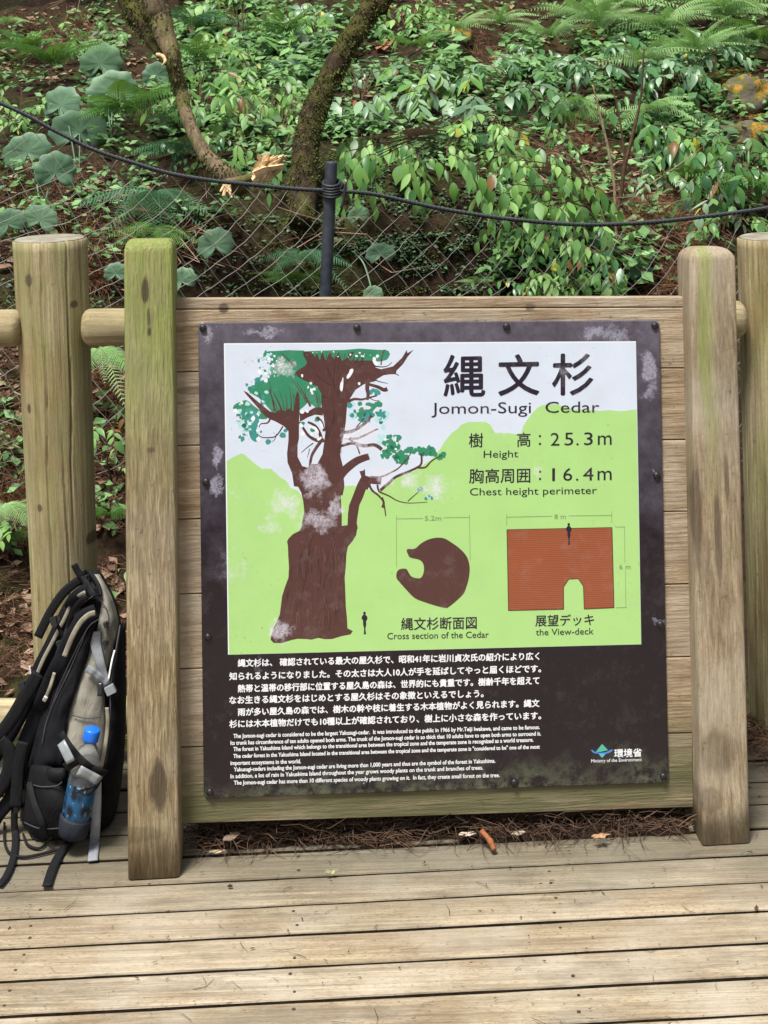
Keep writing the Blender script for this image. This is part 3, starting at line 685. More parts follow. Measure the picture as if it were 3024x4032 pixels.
# lettering
def text(s, f, bl, br, h, mat, bold=0.0, stretch_space=None, name='lettering', shear=0):
    cu = bpy.data.curves.new('t', 'FONT'); cu.body = s; cu.size = 1; cu.resolution_u = 3; cu.fill_mode = 'FRONT'
    o = bpy.data.objects.new('t', cu); COL.objects.link(o)
    bpy.context.view_layer.update()
    me = bpy.data.meshes.new_from_object(o.evaluated_get(bpy.context.evaluated_depsgraph_get()))
    bpy.data.objects.remove(o)
    P = np.array([v.co[:2] for v in me.vertices]); lo, hi = P.min(0), P.max(0)
    mb = MB(); polys = [tuple(p.vertices) for p in me.polygons]
    offs = [(0, 0)] if not bold else [(-bold, 0), (bold, 0), (0, bold), (0, -bold)]
    for lay, (ox, oy) in enumerate(offs):
        d = _d[0] - .00003 - lay * .0000022; uv = []
        for x, y in P:
            a = (x - lo[0]) / (hi[0] - lo[0]); b = (y - lo[1]) / (hi[1] - lo[1]) + oy
            X = bl[0] + (br[0] - bl[0]) * a + ox * h; Y_ = bl[1] + (br[1] - bl[1]) * a - b * h
            u, w = PLl(*f(X, Y_), d); uv.append(SL(u, d, w))
        mb.add(uv, polys)
    o = mb.build(name, mat, plate); o['kind'] = 'stuff'
    bpy.data.meshes.remove(me)
text('縄', E1, (374, 394), (616, 390), 244, m_ink, .017); text('文', E1, (699, 388), (938, 384), 240, m_ink, .017); text('杉', E1, (1019, 386), (1258, 382), 242, m_ink, .017)
text('Jomon-Sugi  Cedar', E1, (300, 519), (1297, 510), 88, m_ink)
text('樹', E1, (522, 697), (606, 695), 84, m_ink, .008); text('高', E1, (808, 693), (888, 691), 84, m_ink, .008); text('：', E1, (937, 682), (951, 682), 60, m_ink)
text('2', E1, (1008, 686), (1060, 685), 76, m_ink); text('5', E1, (1090, 685), (1142, 684), 76, m_ink); text('.', E1, (1160, 684), (1174, 684), 13, m_ink); text('3', E1, (1206, 683), (1258, 682), 76, m_ink); text('m', E1, (1288, 681), (1370, 680), 56, m_ink)
text('Height', E1, (610, 772), (815, 768), 56, m_ink)
text('胸高周囲', E1, (524, 910), (886, 905), 86, m_ink, .008); text('：', E1, (938, 890), (951, 890), 56, m_ink)
text('1', E1, (1017, 896), (1033, 896), 76, m_ink); text('6', E1, (1082, 895), (1136, 894), 76, m_ink); text('.', E1, (1158, 894), (1172, 894), 13, m_ink); text('4', E1, (1200, 893), (1262, 892), 76, m_ink); text('m', E1, (1286, 891), (1370, 890), 56, m_ink)
text('Chest height perimeter', E1, (528, 996), (1282, 986), 58, m_ink)
text('5.2m', E1, (260, 1131), (358, 1130), 28, m_grline, .01); text('8 m', E1, (1030, 1121), (1098, 1120), 27, m_grline, .01); text('6 m', E1, (1415, 1419), (1482, 1418), 27, m_grline, .01)
text('縄文杉断面図', E1, (120, 1782), (568, 1774), 74, m_ink, .012); text('Cross section of the Cedar', E1, (38, 1836), (640, 1826), 38, m_ink, .006)
text('展望デッキ', E1, (917, 1760), (1265, 1752), 68, m_ink, .012); text('the View-deck', E1, (920, 1813), (1262, 1806), 38, m_ink, .006)
for s, x0, x1, y0, y1 in (('縄文杉は、 確認されている最大の屋久杉で、昭和41年に岩川貞次氏の紹介により広く', 78, 1142, 113, 88), ('知られるようになりました。その太さは大人10人が手を延ばしてやっと届くほどです。', 48, 1148, 160, 132), ('熱帯と温帯の移行部に位置する屋久島の森は、世界的にも貴重です。樹齢千年を超えて', 78, 1142, 203, 174),
                          ('なお生きる縄文杉をはじめとする屋久杉はその象徴といえるでしょう。', 48, 945, 244, 220), ('雨が多い屋久島の森では、樹木の幹や枝に着生する木本植物がよく見られます。縄文', 78, 1142, 286, 254), ('杉には木本植物だけでも10種以上が確認されており、樹上に小さな森を作っています。', 48, 1148, 328, 298)):
    text(s, F1, (x0, y0), (x1, y1), 27, m_wtext, .035)
def gl(x, y): return (880 + x / 2.676, 2560 + y / 2.676)
def hl(x, y): return (1450 + x / 2.37, 2560 + y / 2.37)
for s, a, b in (('The Jomon-sugi cedar is considered to be the largest Yakusugi-cedar.  It was introduced to the public in 1966 by Mr.Teiji Iwakawa, and came to be famous.', gl(105, 940), hl(1600, 748)),
                ('Its trunk has circumference of ten adults opened both arms. The trunk of the Jomon-sugi cedar is so thick that 10 adults have to open both arms to surround it.', gl(75, 1012), hl(1610, 808)),
                ('The forest in Yakushima Island which belongs to the transitional area between the tropical zone and the temperate zone is recognized as a world treasure.', gl(105, 1078), hl(1540, 866)),
                ('The cedar forest in the Yakushima Island located in the transitional area between the tropical zone and the temperate zone is "considered to be" one of the most', gl(105, 1150), hl(1600, 930)),
                ('important ecosystems in the world.', gl(75, 1224), gl(815, 1205)),
                ('Yakusugi-cedars including the Jomon-sugi cedar are living more than 1,000 years and thus are the symbol of the forest in Yakushima.', gl(110, 1292), hl(1185, 1062)),
                ('In addition, a lot of rain in Yakushima Island throughout the year grows woody plants on the trunk and branches of trees.', gl(75, 1364), hl(1070, 1126)),
                ('The Jomon-sugi cedar has more than 10 different species of woody plants growing on it.  In fact, they create small forest on the tree.', gl(110, 1432), hl(1225, 1196))):
    text(s, ID, a, b, 21, m_wtext, .03)
text('環境省', I1, (560, 440), (918, 428), 108, m_wtext, .03); text('Ministry of the Environment', I1, (258, 520), (918, 500), 56, m_wtext, .01)

# bolts
m_bolt = plain('bolt_rubber', (.012, .011, .013), .45, .5)
for px, py in ((438.5, 708.5), (771, 708), (1094, 705.5), (1414.5, 703.5), (445, 1041), (449.5, 1376), (1418.5, 1027), (1426.5, 1349), (453.5, 1711), (787, 1696), (1111, 1690), (1433, 1677)):
    u, w = PLl(px, py, -.006); m = MB(); rings = []
    for d, r in ((-.0055, .0072), (-.0085, .0070), (-.0108, .0056), (-.0118, .0030)):
        rings.append([SL(u + r * math.cos(a), d, w + r * math.sin(a)) for a in np.linspace(0, 2 * math.pi, 13)[:-1]])
    m.rings(rings); m.build('bolt', m_bolt, plate, smooth=True)

# ------------------------------------------------------------------ log fence: round posts and rails
fence = thing('log_fence', at_z(120, 1700, 0), 'round log fence of thick posts and a thinner rail, behind the sign', 'fence')
def round_post(xl0, xr0, y0, xl1, xr1, y1, yd, label, seed):
    a = at_y((xl0 + xr0) / 2, y0, yd); b = at_y((xl1 + xr1) / 2, y1, yd)
    ra_ = (at_y(xr0, y0, yd) - at_y(xl0, y0, yd)).length / 2; rb_ = (at_y(xr1, y1, yd) - at_y(xl1, y1, yd)).length / 2
    ax = (a - b).normalized(); base = b + ax * ((-.04 - b.z) / ax.z)
    m = MB(); rings = []; n = 180; L = (a - base).length
    for k in range(61):
        f = k / 60; p = base.lerp(a, f); r = rb_ + (ra_ - rb_) * max(0, (p.z - b.z) / (a.z - b.z))
        if f == 1: r -= .003
        ring = []
        for q in range(n):
            an = q * 2 * math.pi / n
            rr = r * (1 + .012 * noise.noise(Vector((math.cos(an) * 1.2, math.sin(an) * 1.2 + seed, p.z * 1.5))) + .004 * noise.noise(Vector((math.cos(an) * 6, math.sin(an) * 6 + seed, p.z * 3))))
            for ca, cz, cl in ((262, .7, .75), (283, .25, .5), (243, .9, .3), (228, .35, .4), (300, .85, .35)):       # drying cracks
                if abs(p.z - cz) < cl and abs(an - rad(ca + seed * 3 + 5 * math.sin(p.z * 2.5 + ca) + 1.5 * math.sin(p.z * 17))) < .022: rr -= .0075 * (1 - abs(p.z - cz) / cl) ** .5
            ring.append(p + Vector((math.cos(an) * rr, math.sin(an) * rr, 0)))
        rings.append(ring)
        if k == 59: rings.append([v + (a - p) * .88 for v in ring])
    m.rings(rings, caps=False)
    o = m.build('post', m_log, fence, smooth=True); tag(o, label)
    c = MB(); top = rings[-1]; tilt = []
    cc = sum(top, Vector()) / n
    rr_ = [[cc + (v - cc) * s + Vector((0, 0, z)) for v in top] for s, z in ((1.0, 0), (.93, .0025), (.6, .003), (.25, .0032), (.02, .0034))]
    c.rings(rr_, caps=True); c.build('end_grain', m_endgrain, o, smooth=True)
    return a, b, ra_
YP = 3.10
pa, pb, prad = round_post(28, 187, 516, 67, 209, 1230, YP, 'round log post behind the backpack', 1)
pa2, pb2, _ = round_post(1594, 1753, 512, 1623, 1768, 1600, YP + .05, 'round log post at the right edge', 2)
def rail(pL, pR, r, seed):
    m = MB(); rings = []; N = 36; ax = (pR - pL); L = ax.length; ax.normalize(); up = Vector((0, 0, 1)); sd = ax.cross(up)
    ee = [0, .0006, .002, .005, .009, .014, .02]
    fl = [q / L for q in ee] + [i / N for i in range(1, N)] + [1 - q / L for q in ee[::-1]]
    for f in sorted(set(fl)):
        e = min(f, 1 - f) * L
        rr = r * (1 if e >= .02 else (1 - (1 - e / .02) ** 2.2) ** .5 * .55 + .45)
        p = pL.lerp(pR, f)
        rings.append([p + (sd * math.cos(a) + up * math.sin(a)) * rr * (1 + .02 * noise.noise(Vector((f * 6, math.cos(a), math.sin(a) + seed)))) for a in np.linspace(0, 2 * math.pi, 25)[:-1]])
    m.rings(rings); m.build('rail', m_rail, fence, smooth=True)
rl = (at_y(230, 668, YP) - at_y(230, 746, YP)).length / 2
rail(at_y(178, 707, YP - .055), at_y(1609, 688, YP), rl, 1)
rail(at_y(-420, 717, YP - .02), at_y(48, 708, YP - .04), rl, 2)
rail(at_y(-420, 1552, YP), at_y(85, 1548, YP), rl, 3)
rail(at_y(180, 1547, YP + .02), at_y(1590, 1500, YP + .02), rl, 4)
rail(at_y(1720, 684, YP), at_y(2300, 660, YP), rl, 5)

# ------------------------------------------------------------------ black mesh fence with rope
YN = 4.7
net = thing('net_fence', at_y(692, 900, YN), 'sagging wire net hung from a black twisted rope on a dark pole', 'fence')
m_pole = plain('grey_pole', (.035, .042, .055), .5, .4, var=.5, scale=30)
m = MB(); pt, pm = at_y(716, 349, YN), at_y(703, 640, YN); ax = (pt - pm).normalized()
bot = pm + ax * ((ground_z(pm.x, YN) - .1 - pm.z) / ax.z)
rr = (at_y(729, 400, YN) - at_y(703, 400, YN)).length / 2
m.tube([bot, pm, pt - ax * .004, pt], [rr * 1.05, rr, rr, rr * .9], 20); m.build('pole', m_pole, net, smooth=False)
m_rope = plain('black_rope', (.018, .022, .028), .55, .5, var=.4, scale=120)
rope_px = [(-300, 90), (-120, 165), (0, 222), (60, 250), (120, 283), (200, 322), (290, 352), (370, 375), (460, 390), (560, 400), (640, 408), (715, 412), (800, 418), (880, 435), (960, 452), (1060, 468), (1150, 478), (1250, 485), (1340, 484), (1430, 478), (1520, 468), (1600, 458), (1680, 446), (1900, 410), (2200, 350)]
rp_ = smooth_path([at_y(x, y, YN - .01) for x, y in rope_px], 14)
# twisted strands
acc = 0; cum = [0]
for a, b in zip(rp_, rp_[1:]): acc += (b - a).length; cum.append(acc)
fine = []; nn = int(acc / .006)
for i in range(nn + 1):
    s = acc * i / nn; fine.append(Vector([float(np.interp(s, cum, [p[k] for p in rp_])) for k in range(3)]))
for st in range(3):
    pts = []
    for i, p in enumerate(fine):
        a = i * .006 / .042 * 2 * math.pi + st * 2 * math.pi / 3
        pts.append(p + Vector((0, math.cos(a), math.sin(a))) * .0036)
    mb = MB(); mb.tube(pts, .0043, 6); mb.build('rope_strand', m_rope, net, smooth=True)
mb = MB()
kp = at_y(716, 408, YN - .02)
for k in range(5):
    pts = [kp + Vector((math.cos(a) * (rr + .008), math.sin(a) * (rr + .008) + .02, (k - 2) * .009 + .01 * math.sin(a))) for a in np.linspace(0, 6.28, 20)]
    mb.tube(pts, .0052, 6)
mb.tube(smooth_path([kp + Vector((.03, -.02, 0)), kp + Vector((.045, -.03, .02)), kp + Vector((.04, -.03, -.03)), kp + Vector((.03, -.03, -.06))], 5), .005, 6)
mb.build('rope_knot', m_rope, net, smooth=True)
m_wire = plain('net_wire', (.28, .27, .24), .5, .5, var=.3, scale=20)
def rope_z(x): return float(np.interp(x, [p.x for p in rp_], [p.z for p in rp_]))
rn = random.Random(2); CW = .074; NX = 84; NZ = 34
mb = MB(); nodes = {}
for j in range(NZ + 1):
    for i in range(-NX // 2, NX // 2 + 1):
        if (i + j) % 2: continue
        x = i * CW / 2 * 1.05 + .03 * math.sin(j * .35) ; zt = rope_z(x)
        z0 = ground_z(x, YN) - .02; z = zt - j * .041
        if z < z0: continue
        lean = (x + .2) * .16 * j * .041
        nodes[(i, j)] = Vector((x + lean * .6 + rn.uniform(-.004, .004), YN + .012 * math.sin(x * 5 + j * .4) + rn.uniform(-.003, .003), z + (0 if j == 0 else rn.uniform(-.004, .004))))
for (i, j), p in nodes.items():
    for di in (-1, 1):
        q = nodes.get((i + di, j + 1))
        if q is not None:
            mid = (p + q) / 2 + Vector((rn.uniform(-.003, .003), 0, rn.uniform(-.003, .003)))
            mb.tube([p, mid, q], .00095 if p.x < .1 else .00075, 3, caps=False)
o = mb.build('netting', m_wire, net); o['kind'] = 'stuff'

# ------------------------------------------------------------------ terrain lookup: depth where a sight line meets the slope
GX0, GY0, GS, GNX, GNY = -350, -320, 25, 100, 82
GD = np.zeros((GNY, GNX))
for j in range(GNY):
    for i in range(GNX):
        GD[j, i] = on_ground(GX0 + i * GS, GY0 + j * GS).y if GY0 + j * GS > -250 else 12
def gdepth(px, py):
    fx = min(max((px - GX0) / GS, 0), GNX - 1.001); fy = min(max((py - GY0) / GS, 0), GNY - 1.001)
    i, j = int(fx), int(fy); a, b = fx - i, fy - j
    return float((GD[j, i] * (1 - a) + GD[j, i + 1] * a) * (1 - b) + (GD[j + 1, i] * (1 - a) + GD[j + 1, i + 1] * a) * b)
def on(px, py, lift=0.0, fwd=0.0):
    p = at_y(px, py, gdepth(px, py) - fwd); p.z += lift; return p

# ------------------------------------------------------------------ plant materials
def leafmat(name, a, b, rough=.38, trans=.32, tint=False, vein=0, odd=False):
    t = NT(name)
    if tint:
        at = t.n.new('ShaderNodeAttribute'); at.attribute_name = 'tint'; r = at.outputs['Fac']
    else: r = t.oi.outputs['Random']
    c = t.mix(r, a, b)
    if odd: c = t.mix(t.math('GREATER_THAN', r, .986), c, (.55, .50, .05)); c = t.mix(t.math('LESS_THAN', r, .014), c, (.25, .12, .045))
    n = t.noise(t.co, 60 if not tint else 30, 3, .6)
    c = t.mix(t.fit(n, .35, .7, 0, .3), c, tuple(x * .6 for x in a))
    if vein:
        s = t.sep(); ang = t.math('ARCTAN2', s[0], s[1]); w = t.math('ABSOLUTE', t.math('SINE', t.math('MULTIPLY', ang, 5.5)))
        c = t.mix(t.fit(w, .12, .0, 0, vein), c, tuple(min(1, x * 1.8 + .02) for x in b))
        t.bump(w, .12, .01)
    t.done(c, rough + .05, Specular_IOR_Level=.42)
    tr = t.n.new('ShaderNodeBsdfTranslucent'); t.put(tr.inputs[0], t.mix(.5, c, (.25, .4, .05)))
    mx = t.n.new('ShaderNodeMixShader'); mx.inputs[0].default_value = trans
    t.l.new(t.p.outputs[0], mx.inputs[1]); t.l.new(tr.outputs[0], mx.inputs[2]); t.l.new(mx.outputs[0], t.out.inputs[0])
    return t.m
l_bright = leafmat('leaf_bright', (.11, .28, .05), (.34, .58, .17), .42, odd=True)
l_mid = leafmat('leaf_mid', (.05, .16, .04), (.20, .42, .12), .34, odd=True)
l_glossy = leafmat('leaf_glossy', (.025, .09, .035), (.10, .25, .08), .24, .12, odd=True)
l_grey = leafmat('leaf_grey_green', (.11, .22, .12), (.30, .46, .27), .30, .15, odd=True)
l_round = leafmat('leaf_round', (.08, .17, .10), (.16, .28, .165), .5, .1, vein=.10)
l_fern = leafmat('fern_green', (.06, .19, .03), (.18, .38, .09), .5, .25)
l_fernb = leafmat('fern_pale', (.24, .46, .14), (.48, .68, .34), .5, .25)
l_fernd = leafmat('fern_bluish', (.045, .15, .07), (.11, .26, .12), .5, .15)
l_cover = leafmat('cover_green', (.025, .09, .022), (.24, .46, .16), .45, .2, tint=True)
l_creep = leafmat('creeper_green', (.015, .04, .015), (.11, .20, .09), .45, .1, tint=True)
l_moss = leafmat('moss', (.03, .04, .008), (.12, .14, .025), .9, .1, tint=True)
l_orange = leafmat('moss_orange', (.22, .13, .02), (.50, .30, .05), .9, .1, tint=True)
l_litter = leafmat('dry_twig', (.035, .015, .009), (.24, .12, .07), .8, .0, tint=True)
l_under = leafmat('damp_twig', (.022, .012, .008), (.15, .085, .05), .85, .0, tint=True)
l_needle = leafmat('hanging_needles_col', (.09, .035, .018), (.38, .19, .10), .8, .0, tint=True)
l_dead = leafmat('dead_leaf', (.12, .055, .03), (.46, .31, .21), .7, .1, tint=True)
m_stem = plain('stem', (.10, .06, .035), .8, .2, var=.4)
m_pstem = plain('pale_stem', (.30, .22, .14), .8, .2, var=.4)

def leaf_mesh(name, mat, wid=.42, droop=.25, tip=1.0, n=8, fold=.16):
    vs = []; fs = []
    for i in range(n + 1):
        t_ = i / n; w = wid * .5 * float(np.interp(t_, [0, .12, .3, .45, .6, .75, .88, 1], [0, .55, .95, 1, .84, .50, .17, 0]))
        z = -droop * t_ * t_
        vs += [(-w, t_, z + w * fold), (0, t_, z), (w, t_, z + w * fold)]
    for i in range(n):
        a = i * 3
        for k in (0, 1): fs.append((a + k, a + k + 1, a + k + 4, a + k + 3))
    me = mesh(name, vs, fs, True); me.materials.append(mat); return me
def fern_mesh(name, mat, pairs=24, wid=.42, seed=1, droop=.5, lobes=8):
    r = random.Random(seed); mb = MB()
    sp = lambda t_: Vector((.03 * math.sin(t_ * 3 + seed), t_, .22 * t_ - droop * t_ * t_))
    for i in range(pairs):
        t_ = .08 + .9 * i / pairs; L = wid * .5 * (math.sin(math.pi * (t_ * .80 + .20)) ** .75) * (1.12 - .4 * t_)
        if L < .02: continue
        for s in (-1, 1):
            base = sp(t_); dr = Vector((s, .34 + r.uniform(-.08, .08), -.22 - r.uniform(0, .15))).normalized(); nrm = Vector((0, .1, 1))
            fw = Vector((0, 1, 0)); hw = .9 / pairs * .52
            prev = base
            for k in range(lobes):
                a = k / lobes; b = (k + .82) / lobes; h = hw * (1 - a) ** .6 * (1 if k else .7)
                p0 = base + dr * L * a + Vector((0, 0, -L * .18 * a * a)); p1 = base + dr * L * (k + 1) / lobes + Vector((0, 0, -L * .18 * b * b))
                pm = base + dr * L * b + Vector((0, 0, -L * .18 * b * b))
                mb.add([p0, p1, pm + fw * h, p0 + fw * h * .7 + dr * L * .02], [(0, 1, 2, 3)])
                mb.add([p0, p1, pm - fw * h, p0 - fw * h * .7 + dr * L * .02], [(3, 2, 1, 0)])
    mb.tube([sp(k / 10) for k in range(11)], [.008 * (1 - .8 * k / 10) for k in range(11)], 3)
    me = mesh(name, mb.v, mb.f); me.materials.append(mat); return me
def round_mesh(name, mat, seed):
    r = random.Random(seed); vs = [(0, 0, 0)]; fs = []; n = 44; ph = r.uniform(0, 6)
    ks = (.3, .6, .85, 1.0)
    for q, k in enumerate(ks):
        for i in range(n):
            a = -math.pi / 2 + .16 + (2 * math.pi - .32) * i / (n - 1)
            notch = 1 - .75 * math.exp(-((min(i, n - 1 - i)) / 2.2) ** 2)
            rr = k * (1 + (.055 * math.cos(a * 9 + ph) if k > .8 else 0) + .06 * math.sin(a * 2 + ph)) * (notch if k > .3 else 1)
            vs.append((rr * math.cos(a), rr * math.sin(a) * .92, .12 * k * k + .05 * math.sin(a * 3 + ph) * k - .22 * k ** 4 * (1 if k > .9 else .4) * .6))
    for i in range(n - 1): fs.append((0, 1 + i, 2 + i))
    for q in range(len(ks) - 1):
        for i in range(n - 1):
            a = 1 + q * n + i; fs.append((a, a + n, a + n + 1, a + 1))
    me = mesh(name, vs, fs, True); me.materials.append(mat); return me

def frame(d, n):
    d = Vector(d).normalized(); n = Vector(n); x = d.cross(n)
    if x.length < 1e-4: x = Vector((1, 0, 0))
    x.normalize(); n = x.cross(d)
    return Matrix((x, d, n)).transposed().to_4x4()
def place(p, d, n, s):
    M_ = frame(d, n) @ Matrix.Diagonal((s, s, s, 1)) if not isinstance(s, tuple) else frame(d, n) @ Matrix.Diagonal((*s, 1))
    M_.translation = p; return M_

# ------------------------------------------------------------------ trees behind the net
def barkmat(name, dark, light, moss):
    t = NT(name); g = t.noise(t.map((55, 55, 12)), 1, 7, .7, .5); k = t.noise(t.co, 9, 6, .65, .4); f = t.noise(t.co, 160, 4, .7)
    c = t.mix(t.fit(g, .33, .66), dark, light); c = t.mix(t.fit(k, .46, .60, 0, moss), c, t.mix(f, (.035, .04, .008), (.16, .17, .035)))
    t.bump(t.math('ADD', g, f), .8, .006); return t.done(c, .92, Specular_IOR_Level=.15)
m_bark1 = barkmat('bark_pale_mossy', (.05, .036, .024), (.27, .20, .13), .7)
m_bark2 = barkmat('bark_dark_mossy', (.010, .007, .005), (.075, .052, .032), .6)
m_split = plain('split_wood', (.62, .44, .24), .8, .2, var=.5, scale=40)
def limb(px, ws, ys, mat, parent, name='trunk', n=14, lump=.1, seed=0, up=None, mossy=0):
    P = [at_y(x, y, d) for (x, y), d in zip(px, ys)]
    R_ = [w * K / F * d / 2 for w, d in zip(ws, ys)]
    if up:
        P = [P[0] + Vector(up)] + P; R_ = [R_[0] * .75] + R_
    sp = smooth_path(P, 9); rr = lerp_list(R_, len(sp)); m = MB()
    # lumpy skin
    m.tube(sp, rr, n)
    for i, v in enumerate(m.v):
        q = noise.noise(v * 14 + Vector((seed, 0, 0))) * lump * .6 + noise.noise(v * 45) * lump * .35
        c = sp[min(i // n, len(sp) - 1)]; m.v[i] = c + (v - c) * (1 + q)
    o = m.build(name, mat, parent, smooth=True)
    if mossy:
        g = random.Random(seed + 50); V = []; Fc = []; T = []
        for k in range(mossy):
            i = g.randrange(len(m.v)); c = sp[min(i // n, len(sp) - 1)]; v = m.v[i]
            if noise.noise(v * 6) < -.1: continue
            p = v + Vector((g.uniform(-.012, .012), g.uniform(-.012, .012), g.uniform(-.03, .03))); nr = (p - c).normalized(); p = c + nr * (v - c).length
            a = nr.cross(Vector((g.uniform(-1, 1), g.uniform(-1, 1), 1))).normalized() * .005; q = len(V)
            V += [p - a, p + a, p + nr * g.uniform(.003, .013) + Vector((0, 0, g.uniform(-.014, .004)))]; Fc.append((q, q + 1, q + 2)); T += [g.random()] * 3
        mo = obj('moss', V, Fc, l_moss, parent); mo['kind'] = 'stuff'
        at = mo.data.attributes.new('tint', 'FLOAT', 'POINT'); at.data.foreach_set('value', T)
    return o
tr1 = thing('tree', on(504, 395), 'slim curving tree trunk with brown and mossy bark, left of the dark pole', 'tree')
limb([(322, -40), (338, 20), (357, 80), (371, 120), (381, 160), (391, 198), (402, 246), (421, 294), (448, 338), (478, 370), (508, 392), (520, 405)], [54, 50, 44, 38, 33, 31, 30, 31, 35, 38, 44, 36], [5.6, 5.6, 5.55, 5.5, 5.5, 5.5, 5.45, 5.4, 5.35, 5.3, 5.3, 5.35], m_bark1, tr1, seed=1, up=(-.25, .1, 1.4), lump=.3, mossy=2500)
limb([(262, -30), (290, 25), (318, 70), (345, 110), (362, 135)], [40, 38, 34, 30, 18], [5.8, 5.75, 5.7, 5.6, 5.52], m_bark2, tr1, 'branch', seed=2, up=(-.5, .2, 1.3), lump=.3, mossy=1500)
limb([(340, 118), (352, 122), (357, 132), (350, 142)], [9, 8, 7, 3], [5.5, 5.46, 5.44, 5.44], m_split, tr1, 'broken_twig', n=7, lump=.3)
tr2 = thing('tree', on(655, 470), 'thick dark mossy tree trunk leaning to the right, above the dark pole', 'tree')
limb([(850, -50), (814, 0), (778, 55), (742, 109), (709, 175), (684, 226), (668, 275), (660, 330), (655, 400), (650, 480)], [42, 44, 46, 48, 52, 54, 56, 58, 58, 56], [6.0, 6.0, 5.95, 5.9, 5.85, 5.8, 5.75, 5.7, 5.62, 5.5], m_bark2, tr2, n=26, seed=5, up=(.7, .2, 1.4), lump=.34, mossy=7000)
br = thing('broken_branch', on(510, 410), 'snapped branch stub with pale orange splintered wood behind the rope', 'branch')
limb([(486, 395), (512, 392), (540, 385), (560, 372), (578, 355)], [18, 20, 20, 22, 26], [5.2] * 5, m_bark1, br, 'bark', n=9, seed=9)
mb = MB()
for k in range(34):
    a = Vector(at_y(556 + ra.uniform(-8, 14), 384 + ra.uniform(-12, 10), 5.17 + ra.uniform(-.03, .02))); f_ = ra.random(); b = Vector(at_y(596 + ra.uniform(-24, 26), 350 + ra.uniform(-20, 14), 5.15 + ra.uniform(-.04, .03)))
    mb.tube([a, a.lerp(b, .4) + Vector((ra.uniform(-.006, .006), 0, ra.uniform(-.006, .006))), a.lerp(b, .8), b], [.014, .017, .011, .002], 4)
mb.build('splinters', m_split, br)
mb = MB()
for k in range(7):
    a = at_y(490 + ra.uniform(-8, 8), 400, 5.12); b = at_y(488 + ra.uniform(-14, 14), 418 + ra.uniform(-4, 10), 5.1)
    mb.tube([a, b], [.010, .003], 5)
mb.build('root_end', m_split, br)
def sapling(px, w, ys, mat, label):
    tr = thing('sapling', on(*px[-1]), label, 'sapling'); P = smooth_path([at_y(x, y, d) for (x, y), d in zip(px, ys)], 6)
    m = MB(); m.tube(P, lerp_list([q * K / F * 5.5 / 2 for q in w], len(P)), 7)
    for i, v in enumerate(m.v): m.v[i] = v + Vector((1, 1, 0)) * .0015 * noise.noise(v * 30)
    m.build('stem', mat, tr, smooth=True); return tr
sapling([(1280, 183), (1297, 250), (1317, 338), (1327, 406), (1331, 508), (1334, 576), (1342, 650), (1345, 690)], [3, 5, 7, 7, 7, 8, 9, 9], [5.5] * 8, m_pstem, 'thin pale straight sapling stem in front of the litter slope, right of the board centre')
sapling([(1391, 100), (1385, 203), (1368, 287), (1348, 366), (1341, 423), (1314, 542), (1290, 640), (1282, 690)], [3, 5, 8, 9, 9, 9, 10, 10], [5.6] * 8, m_stem, 'dark forked sapling stem crossing behind the pale sapling')
sapling([(1320, 175), (1335, 240), (1346, 310), (1350, 366)], [3, 4, 5, 6], [5.6] * 4, m_stem, 'dark side shoot rising from the forked sapling')
sapling([(1270, 380), (1290, 430), (1306, 480), (1315, 545), (1318, 620)], [3, 3, 4, 5, 5], [5.4] * 5, m_pstem, 'very thin bent stem left of the pale sapling')
lg = thing('fallen_branch', on(1364, 478), 'fallen reddish brown branch lying on the litter above the rope', 'branch')
limb([(1350, 482), (1400, 468), (1450, 446), (1505, 420), (1560, 396)], [18, 20, 14, 10, 5], [gdepth(1350, 482) - .05, gdepth(1400, 468) - .06, gdepth(1450, 446) - .06, gdepth(1505, 420) - .06, gdepth(1560, 396) - .06], plain('red_bark', (.22, .10, .05), .85, .2, var=.5), lg, 'wood', n=8)

